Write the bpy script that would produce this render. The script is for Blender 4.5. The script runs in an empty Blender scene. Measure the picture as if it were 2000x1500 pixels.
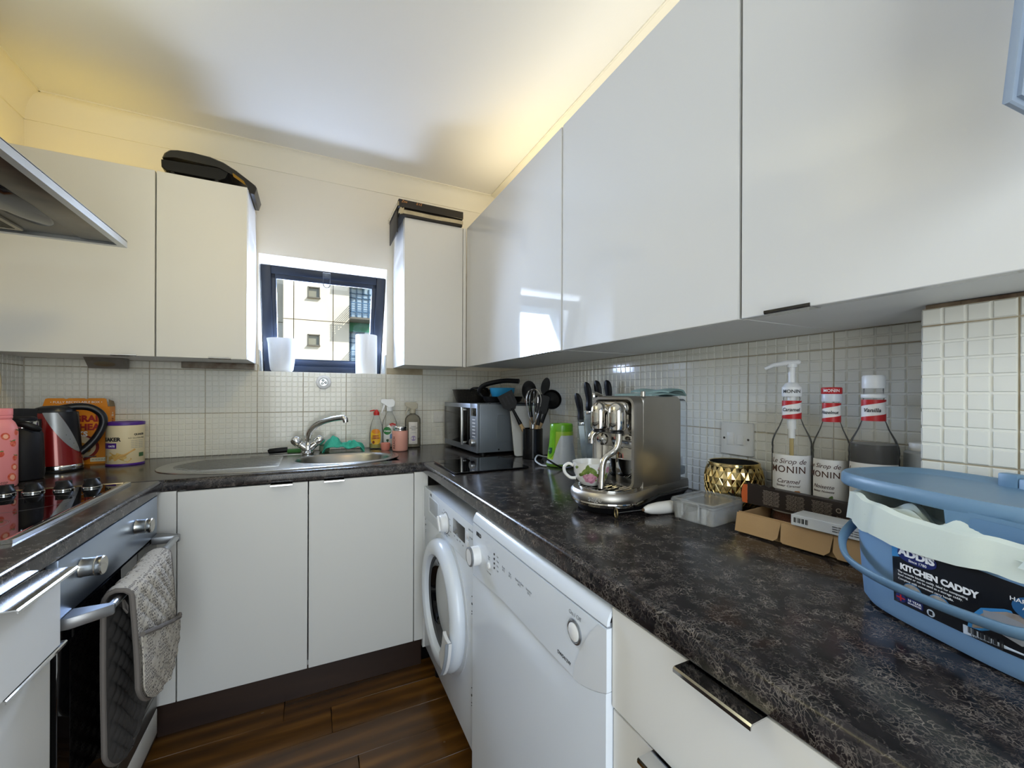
import bpy, bmesh, math, random
from mathutils import Matrix, Vector, Euler
PI=math.pi; R=math.radians
random.seed(7)
SC=bpy.context.scene; COL=SC.collection

# ------------------------------------------------------------------ camera, light, exposure
cam_d=bpy.data.cameras.new('camera'); cam=bpy.data.objects.new('camera',cam_d); COL.objects.link(cam)
cam_d.sensor_fit='HORIZONTAL'; cam_d.sensor_width=36; cam_d.lens=804.988/2000*36
cam_d.shift_y=20.7/2000; cam_d.clip_start=.02; cam_d.clip_end=300
cam.matrix_world=Matrix.Translation((0,0,1.1628))@Euler((R(90),0,R(-25.7943)),'XYZ').to_matrix().to_4x4()@Matrix.Rotation(R(0.195),4,'Z')
SC.camera=cam
SC.view_settings.view_transform='Standard'; SC.view_settings.look='None'
SC.view_settings.exposure=0.0; SC.view_settings.gamma=1; SC.view_settings.use_curve_mapping=False
SC.cycles.use_denoising=True; SC.cycles.max_bounces=10; SC.cycles.diffuse_bounces=5; SC.cycles.glossy_bounces=5
SC.cycles.transmission_bounces=10; SC.cycles.transparent_max_bounces=12
SC.cycles.caustics_reflective=False; SC.cycles.caustics_refractive=False; SC.cycles.sample_clamp_indirect=6

W=bpy.data.worlds.new('sky'); SC.world=W; W.use_nodes=True
nt=W.node_tree; nt.nodes.clear()
sk=nt.nodes.new('ShaderNodeTexSky'); sk.sky_type='NISHITA'; sk.sun_disc=False; sk.sun_elevation=R(42); sk.sun_rotation=R(130)
bg=nt.nodes.new('ShaderNodeBackground'); bg.inputs['Strength'].default_value=.30
wo=nt.nodes.new('ShaderNodeOutputWorld'); nt.links.new(sk.outputs[0],bg.inputs[0]); nt.links.new(bg.outputs[0],wo.inputs[0])

def lamp(name,kind,loc,energy,col,rot=(0,0,0),size=None,size_y=None,radius=None,spread=None):
    l=bpy.data.lights.new(name,kind); l.energy=energy; l.color=col
    if kind=='AREA':
        l.shape='RECTANGLE'; l.size=size; l.size_y=size_y
        if spread: l.spread=spread
    if radius is not None and kind in('POINT','SPOT'): l.shadow_soft_size=radius
    if kind=='SUN': l.angle=R(.6)
    o=bpy.data.objects.new(name,l); o.location=loc; o.rotation_euler=rot; COL.objects.link(o); return o
sun=lamp('sun','SUN',(0,0,20),6.3,(1,.95,.86))
sun.rotation_euler=Vector((-.6,.55,-.72)).to_track_quat('-Z','Y').to_euler()
# added cool daylight fill close behind the camera; its door opening is made up
lamp('rear_daylight_fill','AREA',(.0,-.64,1.08),17.8,(.89,.965,1),(R(90),0,0),.80,1.75)
# daylight entering by the small kitchen window
lamp('kitchen_daylight','AREA',(.06,2.60,1.56),68,(.55,.69,1),(R(-122),0,0),.52,.50)
for n_,p_,t_,e_,c_ in(('fill_spot',(.28,.75,2.27),(-.86,2.02,1.62),27,(1,.79,.34)),('fill_spot',(.10,.42,2.28),(.40,2.1,1.75),9,(1,.60,.18))):  # added warm spots without fixtures, brighten the upper back cupboards
    sp_=lamp(n_,'SPOT',p_,e_,c_,radius=.12); sp_.data.spot_size=R(62); sp_.data.spot_blend=.9; sp_.rotation_euler=(Vector(t_)-Vector(p_)).to_track_quat('-Z','Y').to_euler()
lamp('unseen_uplight','AREA',(-.72,2.14,2.04),.41,(1,.71,.05),(R(180),0,0),.55,.12)  # added above the back left cupboards to yellow the corner; no known source
# warm lamps: strip lights on top of the right cupboards
lamp('unseen_uplight','AREA',(.86,.80,2.035),1.5,(1,.98,.88),(R(180),0,0),.26,1.3)
lamp('unseen_uplight','AREA',(.88,1.76,2.035),1.3,(1,.86,.58),(R(180),0,0),.24,.6)
lamp('unseen_uplight','AREA',(-.80,1.0,2.05),6.2,(1,.95,.62),(R(180),0,0),.25,.8)  # added high on the left, over no cupboard, to warm the ceiling

# ------------------------------------------------------------------ helpers
def lin(c): return tuple((x/12.92 if x<=.04045 else ((x+.055)/1.055)**2.4) for x in c)
def C(h):
    h=h.lstrip('#'); return lin(tuple(int(h[i:i+2],16)/255 for i in (0,2,4)))
MATS={}
def mat(name,col,rough=.5,metal=0,spec=.5,bump=None,var=None,coat=0,trans=0,ior=1.45,alpha=1,aniso=0,emit=None,sheen=0,sss=0):
    """Principled material; bump=(noise scale,strength[,stretch xyz]); var=(scale,colour2,amount)"""
    if name in MATS: return MATS[name]
    m=bpy.data.materials.new(name); m.use_nodes=True; n=m.node_tree.nodes; L=m.node_tree.links
    b=n['Principled BSDF']; col=C(col) if isinstance(col,str) else col
    b.inputs['Base Color'].default_value=(*col,1); b.inputs['Roughness'].default_value=rough
    b.inputs['Metallic'].default_value=metal; b.inputs['Specular IOR Level'].default_value=spec
    b.inputs['Coat Weight'].default_value=coat; b.inputs['Coat Roughness'].default_value=.05
    b.inputs['Transmission Weight'].default_value=trans; b.inputs['IOR'].default_value=ior; b.inputs['Alpha'].default_value=alpha
    b.inputs['Anisotropic'].default_value=aniso; b.inputs['Sheen Weight'].default_value=sheen
    if sss: b.inputs['Subsurface Weight'].default_value=sss; b.inputs['Subsurface Radius'].default_value=(.02,.02,.02)
    if emit: b.inputs['Emission Color'].default_value=(*C(emit[0]),1); b.inputs['Emission Strength'].default_value=emit[1]
    tc=n.new('ShaderNodeTexCoord')
    def noise(scale,stretch=(1,1,1),detail=3):
        mp=n.new('ShaderNodeMapping'); mp.inputs['Scale'].default_value=stretch; L.new(tc.outputs['Object'],mp.inputs[0])
        t=n.new('ShaderNodeTexNoise'); t.inputs['Scale'].default_value=scale; t.inputs['Detail'].default_value=detail; L.new(mp.outputs[0],t.inputs[0]); return t
    if bump:
        t=noise(bump[0],bump[2] if len(bump)>2 else (1,1,1)); bp=n.new('ShaderNodeBump'); bp.inputs['Strength'].default_value=bump[1]; bp.inputs['Distance'].default_value=.002
        L.new(t.outputs['Fac'],bp.inputs['Height']); L.new(bp.outputs[0],b.inputs['Normal'])
    if var:
        t=noise(var[0],var[3] if len(var)>3 else (1,1,1)); mx=n.new('ShaderNodeMix'); mx.data_type='RGBA'
        cr=n.new('ShaderNodeMapRange'); cr.inputs[1].default_value=.35; cr.inputs[2].default_value=.7; cr.inputs[4].default_value=var[2]
        L.new(t.outputs['Fac'],cr.inputs[0]); L.new(cr.outputs[0],mx.inputs[0])
        mx.inputs[6].default_value=(*col,1); mx.inputs[7].default_value=(*C(var[1]),1); L.new(mx.outputs[2],b.inputs['Base Color'])
    else:   # faint wear in the gloss
        t=noise(14); cr=n.new('ShaderNodeMapRange'); cr.inputs[3].default_value=max(0,rough-.03); cr.inputs[4].default_value=min(1,rough+.03)
        L.new(t.outputs['Fac'],cr.inputs[0]); L.new(cr.outputs[0],b.inputs['Roughness'])
    MATS[name]=m; return m

def Tm(x=0,y=0,z=0): return Matrix.Translation((x,y,z))
def Rz(a): return Matrix.Rotation(a,4,'Z')
def Rx(a): return Matrix.Rotation(a,4,'X')
def Ry(a): return Matrix.Rotation(a,4,'Y')
def basis(o,x,y,z=None):
    x=Vector(x).normalized(); y=Vector(y).normalized(); z=Vector(z).normalized() if z else x.cross(y)
    m=Matrix((x,y,z)).transposed().to_4x4(); m.translation=Vector(o); return m
def B(): return bmesh.new()
def add(bm,vs,fs,M=None):
    n=[bm.verts.new(M@Vector(v) if M is not None else v) for v in vs]
    for f in fs:
        try: bm.faces.new([n[i] for i in f])
        except ValueError: pass
    return n
def box(bm,x0,x1,y0,y1,z0,z1,bev=0,M=None,seg=2):
    vs=[(x,y,z) for z in(z0,z1) for y in(y0,y1) for x in(x0,x1)]
    fs=[(0,2,3,1),(4,5,7,6),(0,1,5,4),(2,6,7,3),(0,4,6,2),(1,3,7,5)]
    if bev<=0: add(bm,vs,fs,M); return
    b=bmesh.new(); add(b,vs,fs); bmesh.ops.bevel(b,geom=b.edges[:],offset=min(bev,.49*min(abs(x1-x0),abs(y1-y0),abs(z1-z0))),segments=seg,profile=.5,affect='EDGES')
    merge(bm,b,M)
def merge(bm,b,M=None):
    b.verts.index_update(); n=[bm.verts.new(M@v.co if M is not None else v.co) for v in b.verts]
    for f in b.faces:
        try: bm.faces.new([n[v.index] for v in f.verts])
        except ValueError: pass
    b.free()
def loft(bm,rings,cap0=True,cap1=True,closed=True,M=None,loop=False):
    n=[[bm.verts.new(M@Vector(p) if M is not None else p) for p in r] for r in rings]
    k=len(rings[0]); 
    pairs=list(zip(n[:-1],n[1:]))+([(n[-1],n[0])] if loop else [])
    for a,b in pairs:
        for i in range(k if closed else k-1):
            j=(i+1)%k
            try: bm.faces.new((a[i],a[j],b[j],b[i]))
            except ValueError: pass
    if not loop:
        if cap0 and closed: bm.faces.new(n[0][::-1])
        if cap1 and closed: bm.faces.new(n[-1])
    return n
def lathe(bm,prof,seg=24,M=None,sx=1,sy=1,cap0=True,cap1=True):
    loft(bm,[[(r*math.cos(2*PI*i/seg)*sx,r*math.sin(2*PI*i/seg)*sy,z) for i in range(seg)] for r,z in [(max(r,1e-4),z) for r,z in prof]],cap0,cap1,M=M)
def cyl(bm,r,z0,z1,seg=20,M=None,ch=0):
    p=[(r,z0),(r,z1)] if not ch else [(r-ch,z0),(r,z0+ch),(r,z1-ch),(r-ch,z1)]
    lathe(bm,p,seg,M)
def tube(bm,pts,r,seg=8,closed=False,M=None,sq=None):
    """sweep a circle (or ellipse sq=(a,b)) along pts; r scalar or list"""
    pts=[Vector(p) for p in pts]; n=len(pts); rs=r if isinstance(r,(list,tuple)) else [r]*n
    T=[]
    for i in range(n):
        a=pts[(i-1)%n] if (closed or i>0) else pts[i]; b=pts[(i+1)%n] if (closed or i<n-1) else pts[i]
        T.append((b-a).normalized())
    u=T[0].orthogonal().normalized()
    if abs(T[0].z)<.9: u=Vector((0,0,1)); u=(u-T[0]*u.dot(T[0])).normalized()
    rings=[]
    for i in range(n):
        u=(u-T[i]*u.dot(T[i])).normalized(); v=T[i].cross(u)
        a,b=sq or (1,1)
        rings.append([pts[i]+(u*math.cos(2*PI*k/seg)*a+v*math.sin(2*PI*k/seg)*b)*rs[i] for k in range(seg)])
    loft(bm,rings,M=M,loop=closed)
def bez(p0,p1,p2,p3,n=12):
    p0,p1,p2,p3=map(Vector,(p0,p1,p2,p3)); return [p0*(1-t)**3+p1*3*t*(1-t)**2+p2*3*t*t*(1-t)+p3*t**3 for t in [i/n for i in range(n+1)]]
def catmull(P,n=6):
    P=[Vector(p) for p in P]; Q=[P[0]*2-P[1]]+P+[P[-1]*2-P[-2]]; out=[]
    for i in range(1,len(Q)-2):
        a,b,c,d=Q[i-1:i+3]
        for k in range(n):
            t=k/n; out.append(.5*((2*b)+(c-a)*t+(2*a-5*b+4*c-d)*t*t+(3*b-a-3*c+d)*t**3))
    out.append(P[-1]); return out
def rrect(w,h,r,n=5,cx=0,cy=0):
    r=min(r,w/2-1e-5,h/2-1e-5); out=[]
    for sx,sy,a in((1,1,0),(-1,1,90),(-1,-1,180),(1,-1,270)):
        for i in range(n+1):
            t=R(a+90*i/n); out.append((cx+sx*(w/2-r)+r*math.cos(t),cy+sy*(h/2-r)+r*math.sin(t)))
    return out
def ell(a,b,n=32,cx=0,cy=0,p=2):
    out=[]
    for i in range(n):
        t=2*PI*i/n; c,s=math.cos(t),math.sin(t)
        out.append((cx+a*math.copysign(abs(c)**(2/p),c),cy+b*math.copysign(abs(s)**(2/p),s)))
    return out
def prism(bm,poly,z0,z1,M=None,ch=0):
    if ch:
        c=Vector((sum(p[0] for p in poly)/len(poly),sum(p[1] for p in poly)/len(poly)))
        def sh(): 
            o=[]
            for p in poly:
                d=Vector(p)-c; o.append(tuple(c+d*(1-ch/max(d.length,1e-6))))
            return o
        q=sh(); rings=[[(*p,z0) for p in q],[(*p,z0+ch) for p in poly],[(*p,z1-ch) for p in poly],[(*p,z1) for p in q]]
    else: rings=[[(*p,z0) for p in poly],[(*p,z1) for p in poly]]
    loft(bm,rings,M=M)
def frame(bm,outer,inner,z0,z1,M=None):
    """flat ring between two loops with the same count"""
    k=len(outer); rings=[[(*p,z0) for p in outer],[(*p,z1) for p in outer],[(*p,z1) for p in inner],[(*p,z0) for p in inner]]
    loft(bm,rings,M=M,loop=True)
def surf(bm,fn,nu,nv,thick=0,M=None):
    vs=[[Vector(fn(i/nu,j/nv)) for j in range(nv+1)] for i in range(nu+1)]
    def nrm(i,j):
        a=vs[min(i+1,nu)][j]-vs[max(i-1,0)][j]; b=vs[i][min(j+1,nv)]-vs[i][max(j-1,0)]
        c=a.cross(b); return c.normalized() if c.length>1e-12 else Vector((0,0,1))
    if thick:
        top=[[vs[i][j] for j in range(nv+1)] for i in range(nu+1)]; bot=[[vs[i][j]-nrm(i,j)*thick for j in range(nv+1)] for i in range(nu+1)]
    sheets=[vs] if not thick else [top,bot]
    V=[[[bm.verts.new(M@p if M is not None else p) for p in r] for r in s] for s in sheets]
    for k,s in enumerate(V):
        for i in range(nu):
            for j in range(nv):
                q=(s[i][j],s[i+1][j],s[i+1][j+1],s[i][j+1]); bm.faces.new(q if k==0 else q[::-1])
    if thick:
        a,b=V
        for i in range(nu):
            for j in(0,nv):
                q=(a[i][j],b[i][j],b[i+1][j],a[i+1][j]); bm.faces.new(q if j==0 else q[::-1])
        for j in range(nv):
            for i in(0,nu):
                q=(a[i][j],a[i][j+1],b[i][j+1],b[i][j]); bm.faces.new(q if i==0 else q[::-1])
def mesh(name,bm,m,sharp=38,smooth=True):
    bmesh.ops.recalc_face_normals(bm,faces=bm.faces[:])
    me=bpy.data.meshes.new(name); bm.to_mesh(me); bm.free()
    if smooth and me.polygons:
        me.polygons.foreach_set('use_smooth',[True]*len(me.polygons)); me.set_sharp_from_angle(angle=R(sharp))
    if m: me.materials.append(m)
    return me
def obj(name,bm,m,parent=None,label=None,sharp=38,smooth=True,loc=None):
    me=bm if isinstance(bm,bpy.types.Mesh) else mesh(name,bm,m,sharp,smooth)
    o=bpy.data.objects.new(name,me); COL.objects.link(o)
    if parent: o.parent=parent
    if label: o['label']=label
    if loc: o.location=loc
    return o
def thing(name,label,cat,loc=(0,0,0),rotz=0,group=None):
    o=bpy.data.objects.new(name,None); COL.objects.link(o); o.empty_display_size=.05
    o.location=loc; o.rotation_euler=(0,0,rotz); o['label']=label; o['category']=cat
    if group: o['group']=group
    return o
def tag(o,label,cat,group=None):
    o['label']=label; o['category']=cat
    if group: o['group']=group
    return o
def struct(name,bm,m,parent=None,**k):
    o=obj(name,bm,m,parent,**k)
    if not parent: o['kind']='structure'
    return o
def textmesh(body,size,bold=0,shear=0,align='CENTER',space=1,wrap=None,M=None,thick=.0003,sx=1):
    """lettering as a thin solid; wrap=(radius) bends it round a z cylinder facing -y"""
    cu=bpy.data.curves.new('lettering','FONT'); cu.body=body; cu.size=size; cu.align_x=align; cu.align_y='CENTER'
    cu.offset=bold; cu.shear=shear; cu.space_character=space; cu.resolution_u=3; cu.extrude=thick/2
    o=bpy.data.objects.new('lettering',cu); me=bpy.data.meshes.new_from_object(o)
    bpy.data.objects.remove(o); bpy.data.curves.remove(cu)
    for v in me.vertices:
        x,y,z=v.co; x*=sx
        if wrap:
            r=wrap+z+thick/2; a=x/wrap; p=Vector((r*math.sin(a),-r*math.cos(a),y))
        else: p=Vector((x,y,z+thick/2))
        v.co=M@p if M is not None else p
    return me
def text(parent,body,size,m,name='lettering',**k):
    me=textmesh(body,size,**k); me.materials.clear(); me.materials.append(m)
    return obj(name,me,m,parent)
def patch(bm,R0,a0,a1,z0,z1,n=10,thick=.0004,M=None,rr=0):
    """label wrapped on a cylinder facing -y, a in radians"""
    surf(bm,lambda u,v:((R0+thick)*math.sin(a0+(a1-a0)*u),-(R0+thick)*math.cos(a0+(a1-a0)*u),z0+(z1-z0)*v),n,1,thick,M)
def copy_tree(o,parent=None):
    c=o.copy(); COL.objects.link(c); c.parent=parent
    for ch in [x for x in bpy.data.objects if x.parent==o]: copy_tree(ch,c)
    return c
# ------------------------------------------------------------------ materials of the room
def nodes_of(m): return m.node_tree.nodes,m.node_tree.links,m.node_tree.nodes['Principled BSDF']
def worktop_mat():
    m=mat('dark_speckled_laminate','#1b1715',.17,spec=.45,bump=(60,.02)); n,L,b=nodes_of(m)
    tc=n.new('ShaderNodeTexCoord')
    def nz(scale,detail=4,dist=0,ty='FBM'):
        t=n.new('ShaderNodeTexNoise'); t.inputs['Scale'].default_value=scale; t.inputs['Detail'].default_value=detail; t.inputs['Distortion'].default_value=dist
        L.new(tc.outputs['Object'],t.inputs[0]); return t.outputs['Fac']
    def mth(op,a,c,d=None):
        x=n.new('ShaderNodeMath'); x.operation=op
        for i,v in enumerate((a,c)):
            if isinstance(v,(int,float)): x.inputs[i].default_value=v
            else: L.new(v,x.inputs[i])
        return x.outputs[0]
    def rng(v,a,c,lo=0,hi=1):
        x=n.new('ShaderNodeMapRange'); L.new(v,x.inputs[0]); x.inputs[1].default_value=a; x.inputs[2].default_value=c; x.inputs[3].default_value=lo; x.inputs[4].default_value=hi; return x.outputs[0]
    dn=n.new('ShaderNodeTexNoise'); dn.inputs['Scale'].default_value=55; dn.inputs['Detail'].default_value=4; L.new(tc.outputs['Object'],dn.inputs[0])
    dv=n.new('ShaderNodeVectorMath'); dv.operation='MULTIPLY_ADD'; L.new(dn.outputs['Color'],dv.inputs[0]); dv.inputs[1].default_value=(.032,.032,.032); L.new(tc.outputs['Object'],dv.inputs[2])
    def vein(scale,w):   # crackle of thin threads: edges of warped cells
        v=n.new('ShaderNodeTexVoronoi'); v.feature='DISTANCE_TO_EDGE'; v.inputs['Scale'].default_value=scale; L.new(dv.outputs[0],v.inputs[0]); return rng(v.outputs['Distance'],0,w,1,0)
    v1=mth('MULTIPLY',vein(92,.070),rng(nz(40,3),.45,.70,.02,.68)); v2=mth('MULTIPLY',vein(165,.095),rng(nz(27,3,.5),.44,.70,0,.55))
    sp=mth('MULTIPLY',rng(nz(330,2),.60,.72),rng(nz(40,2),.42,.6)); sp=mth('MULTIPLY',sp,.35)
    v=mth('MAXIMUM',mth('MAXIMUM',v1,v2),sp)
    base=n.new('ShaderNodeMix'); base.data_type='RGBA'; base.inputs[6].default_value=(*C('#121113'),1); base.inputs[7].default_value=(*C('#282324'),1); L.new(rng(nz(60,5,.8),.36,.68),base.inputs[0])
    red=n.new('ShaderNodeMix'); red.data_type='RGBA'; L.new(base.outputs[2],red.inputs[6]); red.inputs[7].default_value=(*C('#261814'),1); L.new(rng(nz(13,3),.6,.72),red.inputs[0])
    mx=n.new('ShaderNodeMix'); mx.data_type='RGBA'; L.new(v,mx.inputs[0]); L.new(red.outputs[2],mx.inputs[6]); mx.inputs[7].default_value=(*C('#9a9086'),1)
    L.new(mx.outputs[2],b.inputs['Base Color']); return m
def wood_mat(name,c1,c2,c3,rough=.35,coat=0):
    m=mat(name,c1,rough,coat=coat); n,L,b=nodes_of(m)
    tc=n.new('ShaderNodeTexCoord'); oi=n.new('ShaderNodeObjectInfo')
    mp=n.new('ShaderNodeMapping'); mp.inputs['Scale'].default_value=(1.5,9,9); L.new(tc.outputs['Object'],mp.inputs[0])
    ad=n.new('ShaderNodeVectorMath'); ad.operation='ADD'; L.new(mp.outputs[0],ad.inputs[0])
    cb=n.new('ShaderNodeCombineXYZ'); ml=n.new('ShaderNodeMath'); ml.operation='MULTIPLY'; ml.inputs[1].default_value=40; L.new(oi.outputs['Random'],ml.inputs[0]); L.new(ml.outputs[0],cb.inputs[0]); L.new(ml.outputs[0],cb.inputs[2]); L.new(cb.outputs[0],ad.inputs[1])
    t=n.new('ShaderNodeTexNoise'); t.inputs['Scale'].default_value=1.0; t.inputs['Detail'].default_value=6; t.inputs['Distortion'].default_value=1.3; L.new(ad.outputs[0],t.inputs[0])
    w=n.new('ShaderNodeTexWave'); w.inputs['Scale'].default_value=.55; w.inputs['Distortion'].default_value=7; w.inputs['Detail'].default_value=3; w.bands_direction='Y'; L.new(ad.outputs[0],w.inputs[0])
    cr=n.new('ShaderNodeValToRGB'); e=cr.color_ramp.elements; e[0].position=.25; e[0].color=(*C(c1),1); e[1].position=.8; e[1].color=(*C(c2),1); x=e.new(.55); x.color=(*C(c3),1)
    av=n.new('ShaderNodeMath'); av.operation='MULTIPLY_ADD'; av.inputs[1].default_value=.22; L.new(w.outputs['Fac'],av.inputs[0])
    sc=n.new('ShaderNodeMath'); sc.operation='MULTIPLY'; sc.inputs[1].default_value=.8; L.new(t.outputs['Fac'],sc.inputs[0]); L.new(sc.outputs[0],av.inputs[2])
    L.new(av.outputs[0],cr.inputs[0]); L.new(cr.outputs[0],b.inputs['Base Color'])
    bp=n.new('ShaderNodeBump'); bp.inputs['Strength'].default_value=.08; bp.inputs['Distance'].default_value=.001; L.new(t.outputs['Fac'],bp.inputs['Height']); L.new(bp.outputs[0],b.inputs['Normal'])
    return m
M_WALL=mat('cream_wall_paint','#e6e0d2',.85,bump=(180,.05)); M_CEIL=mat('white_ceiling_paint','#e6e3dc',.9,bump=(150,.06)); M_COVE=mat('white_cove_paint','#e8e2d2',.8)
M_TILE=mat('white_glazed_tile','#deddd4',.09,spec=.55,bump=(70,.03),var=(3,'#d3cfc2',.5)); M_GROUT=mat('tired_grout','#b3a890',.9,bump=(300,.3),var=(9,'#7c6648',.7))
M_TOP=worktop_mat(); M_FLOOR=wood_mat('dark_walnut_floor','#3a2510','#7f5626','#5a3b17',.26,.2); M_PLINTH=wood_mat('dark_plinth_wood','#2a1d18','#46332a','#38281f',.4)
M_GLOSS=mat('white_gloss_lacquer','#d2d1cd',.045,spec=.42); M_SATIN=mat('white_satin_door','#d8d7d3',.38,spec=.45); M_CARC=mat('white_melamine','#e2e1de',.45)
M_STEEL=mat('brushed_steel','#b4b6b8',.30,1,bump=(30,.06,(1,1,60)),aniso=.3); M_CHROME=mat('polished_chrome','#d6d7d8',.06,1); M_DSTEEL=mat('dull_steel','#8d8c88',.38,1,var=(8,'#6f6c66',.6))
M_BLACK=mat('black_plastic','#0c0c0e',.42,spec=.3,bump=(200,.05)); M_GLASSBLK=mat('black_glass','#060607',.03,spec=.6); M_WPLAST=mat('white_enamel','#dde4ed',.22,spec=.5,coat=.2); M_WPL2=mat('white_plastic','#e6e7e8',.35)
M_GREYP=mat('grey_plastic','#8f959c',.4); M_DARKGAP=mat('dark_gap','#15130f',.9); M_INK=mat('black_ink','#1b1b1d',.6); M_WINK=mat('white_ink','#eeeeee',.6); M_GINK=mat('grey_ink','#8b8f95',.6)
M_NAVY=mat('navy_window_paint','#141e2e',.4,bump=(60,.05))
M_CLEAR=mat('clear_plastic',(.96,.97,.97),.04,trans=1,ior=1.38); M_GLASS=mat('window_glass',(1,1,1),0,trans=1,ior=1.0,spec=.3)
def pane_mat():
    m=bpy.data.materials.new('thin_window_pane'); m.use_nodes=True; n=m.node_tree.nodes; L=m.node_tree.links; n.clear()
    o=n.new('ShaderNodeOutputMaterial'); t=n.new('ShaderNodeBsdfTransparent'); g=n.new('ShaderNodeBsdfGlossy'); g.inputs['Roughness'].default_value=.02
    f=n.new('ShaderNodeFresnel'); f.inputs['IOR'].default_value=1.35; x=n.new('ShaderNodeMixShader'); L.new(f.outputs[0],x.inputs[0]); L.new(t.outputs[0],x.inputs[1]); L.new(g.outputs[0],x.inputs[2]); L.new(x.outputs[0],o.inputs[0])
    t.inputs[0].default_value=(.96,.98,.98,1); return m
M_PANE=pane_mat()
def thin_mat(name,col,op,rough=.12,ior=1.4):
    """thin clear shell: part transparent, part plastic, with a fresnel shine"""
    m=bpy.data.materials.new(name); m.use_nodes=True; n=m.node_tree.nodes; L=m.node_tree.links; n.clear()
    o=n.new('ShaderNodeOutputMaterial'); t=n.new('ShaderNodeBsdfTransparent'); d=n.new('ShaderNodeBsdfDiffuse'); d.inputs[0].default_value=(*C(col),1); t.inputs[0].default_value=(*[.82+.17*c for c in C(col)],1)
    g=n.new('ShaderNodeBsdfGlossy'); g.inputs['Roughness'].default_value=rough; f=n.new('ShaderNodeFresnel'); f.inputs['IOR'].default_value=ior
    a=n.new('ShaderNodeMixShader'); a.inputs[0].default_value=op; L.new(t.outputs[0],a.inputs[1]); L.new(d.outputs[0],a.inputs[2])
    x=n.new('ShaderNodeMixShader'); L.new(f.outputs[0],x.inputs[0]); L.new(a.outputs[0],x.inputs[1]); L.new(g.outputs[0],x.inputs[2]); L.new(x.outputs[0],o.inputs[0]); return m

# ------------------------------------------------------------------ room shell
YW=2.3165; XR=1.04; XL=-1.033; ZC=2.3563; ZT=.8764; YB=1.7217; XE=.4139; XEL=-.4444; Y0=-.70
# floor: boards along x
fl=B(); box(fl,-1.4,1.4,-.9,2.5,-.06,-.012); floor=struct('floor',fl,M_DARKGAP)
y=1.80; k=0
while y>-.5:
    x=-1.05-random.random()*.9
    while x<1.1:
        ln=1.25; x1=min(x+ln,1.1); b=B(); box(b,max(x,-1.1)+.0008,x1-.0008,y-.1292,y,-.012,0,.0012,seg=1); obj('floorboard',b,M_FLOOR,floor); x+=ln
    y-=.13
b=B(); box(b,-1.4,1.4,-.9,y,-.012,0); obj('floorboard_field',b,M_FLOOR,floor)
# ceiling
b=B(); box(b,-1.4,1.4,-.9,2.6,ZC,ZC+.1); struct('ceiling',b,M_CEIL)
# back wall with the window opening
WX0,WX1,WZ0,WZ1=-.237,.3612,1.2722,1.8412; WY=YW+.005
b=B()
for x0,x1,z0,z1 in((XL-.3,WX0,0,ZC),(WX1,XR+.3,0,ZC),(WX0,WX1,0,WZ0),(WX0,WX1,WZ1,ZC)): box(b,x0,x1,WY,WY+.30,z0,z1)
wall_back=struct('wall_back',b,M_WALL)
b=B(); box(b,XR+.005,XR+.3,Y0,WY+.3,0,ZC); wall_right=struct('wall_right',b,M_WALL)
b=B(); box(b,XL-.3,XL-.005,Y0,WY+.3,0,ZC); wall_left=struct('wall_left',b,M_WALL)
b=B(); box(b,.865,XR+.01,Y0,.300,.8764,1.3035); pillar=struct('wall_boxing',b,M_WALL)
# wall behind the camera, its opening made up for the added daylight fill
b=B(); box(b,-1.4,-.43,-.84,-.72,0,ZC); box(b,.43,1.4,-.84,-.72,0,ZC); box(b,-.43,.43,-.84,-.72,0,.2); box(b,-.43,.43,-.84,-.72,2.1,ZC+.05); struct('wall_front',b,M_WALL)
# cove cornices
def cove(axis,a0,a1,wall,h,d,sgn):
    prof=[(0,0),(.004,0),(.004,.006)]+[(.004+(d-.010)*(1-math.cos(t)),.006+(h-.012)*math.sin(t)) for t in [PI/2*i/8 for i in range(9)]]+[(d-.006,h-.005),(d,h-.005),(d,h),(0,h)]
    b=B(); rings=[]
    for a,mit in((a0,1),(a1,-1)):
        rings.append([((a+mit*p[0]*MIT[0 if a==a0 else 1],wall-p[0],ZC-h+p[1]) if axis=='x' else (wall-sgn*p[0],a+mit*p[0]*0,ZC-h+p[1])) for p in prof])
    loft(b,rings); return b
MIT=(0,0)
struct('trim_1',cove('x',XL-.005,XR+.005,WY,.104,.05,1),M_COVE)
struct('trim_2',cove('y',Y0,WY,XL-.005,.104,.067,-1),M_COVE)
struct('trim_3',cove('y',Y0,WY,XR+.005,.104,.090,1),M_COVE)

# tiles: 200 mm tiles with an embossed 8 x 8 grid
TC={}
def tile_mesh(w,h):
    key=(round(w,4),round(h,4))
    if key in TC: return TC[key]
    b=B(); g=.0011; box(b,g,w-g,g,h-g,-.005,-.0021)
    nx=max(1,round(w/.025)); ny=max(1,round(h/.025)); px,py=w/nx,h/ny
    for i in range(nx):
        for j in range(ny):
            x0,x1,y0,y1=i*px+.0012,(i+1)*px-.0012,j*py+.0012,(j+1)*py-.0012; c=.0015
            add(b,[(x0,y0,-.0022),(x1,y0,-.0022),(x1,y1,-.0022),(x0,y1,-.0022),(x0+c,y0+c,0),(x1-c,y0+c,0),(x1-c,y1-c,0),(x0+c,y1-c,0)],[(4,5,6,7),(0,1,5,4),(1,2,6,5),(2,3,7,6),(3,0,4,7)])
    me=mesh('tile',b,M_TILE,sharp=20); TC[key]=me; return me
def tile(parent,o,u,v,w,h):
    t=obj('tile',tile_mesh(w,h),None,parent); t.matrix_world=basis(o,u,v); return t
def tiled(parent,us,vs,org,u,v,skip=None):
    for a,b_ in zip(us,us[1:]):
        for c,d in zip(vs,vs[1:]):
            if skip and skip(a,b_,c,d): continue
            tile(parent,Vector(org)+Vector(u)*a+Vector(v)*c,u,v,b_-a,d-c)
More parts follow.
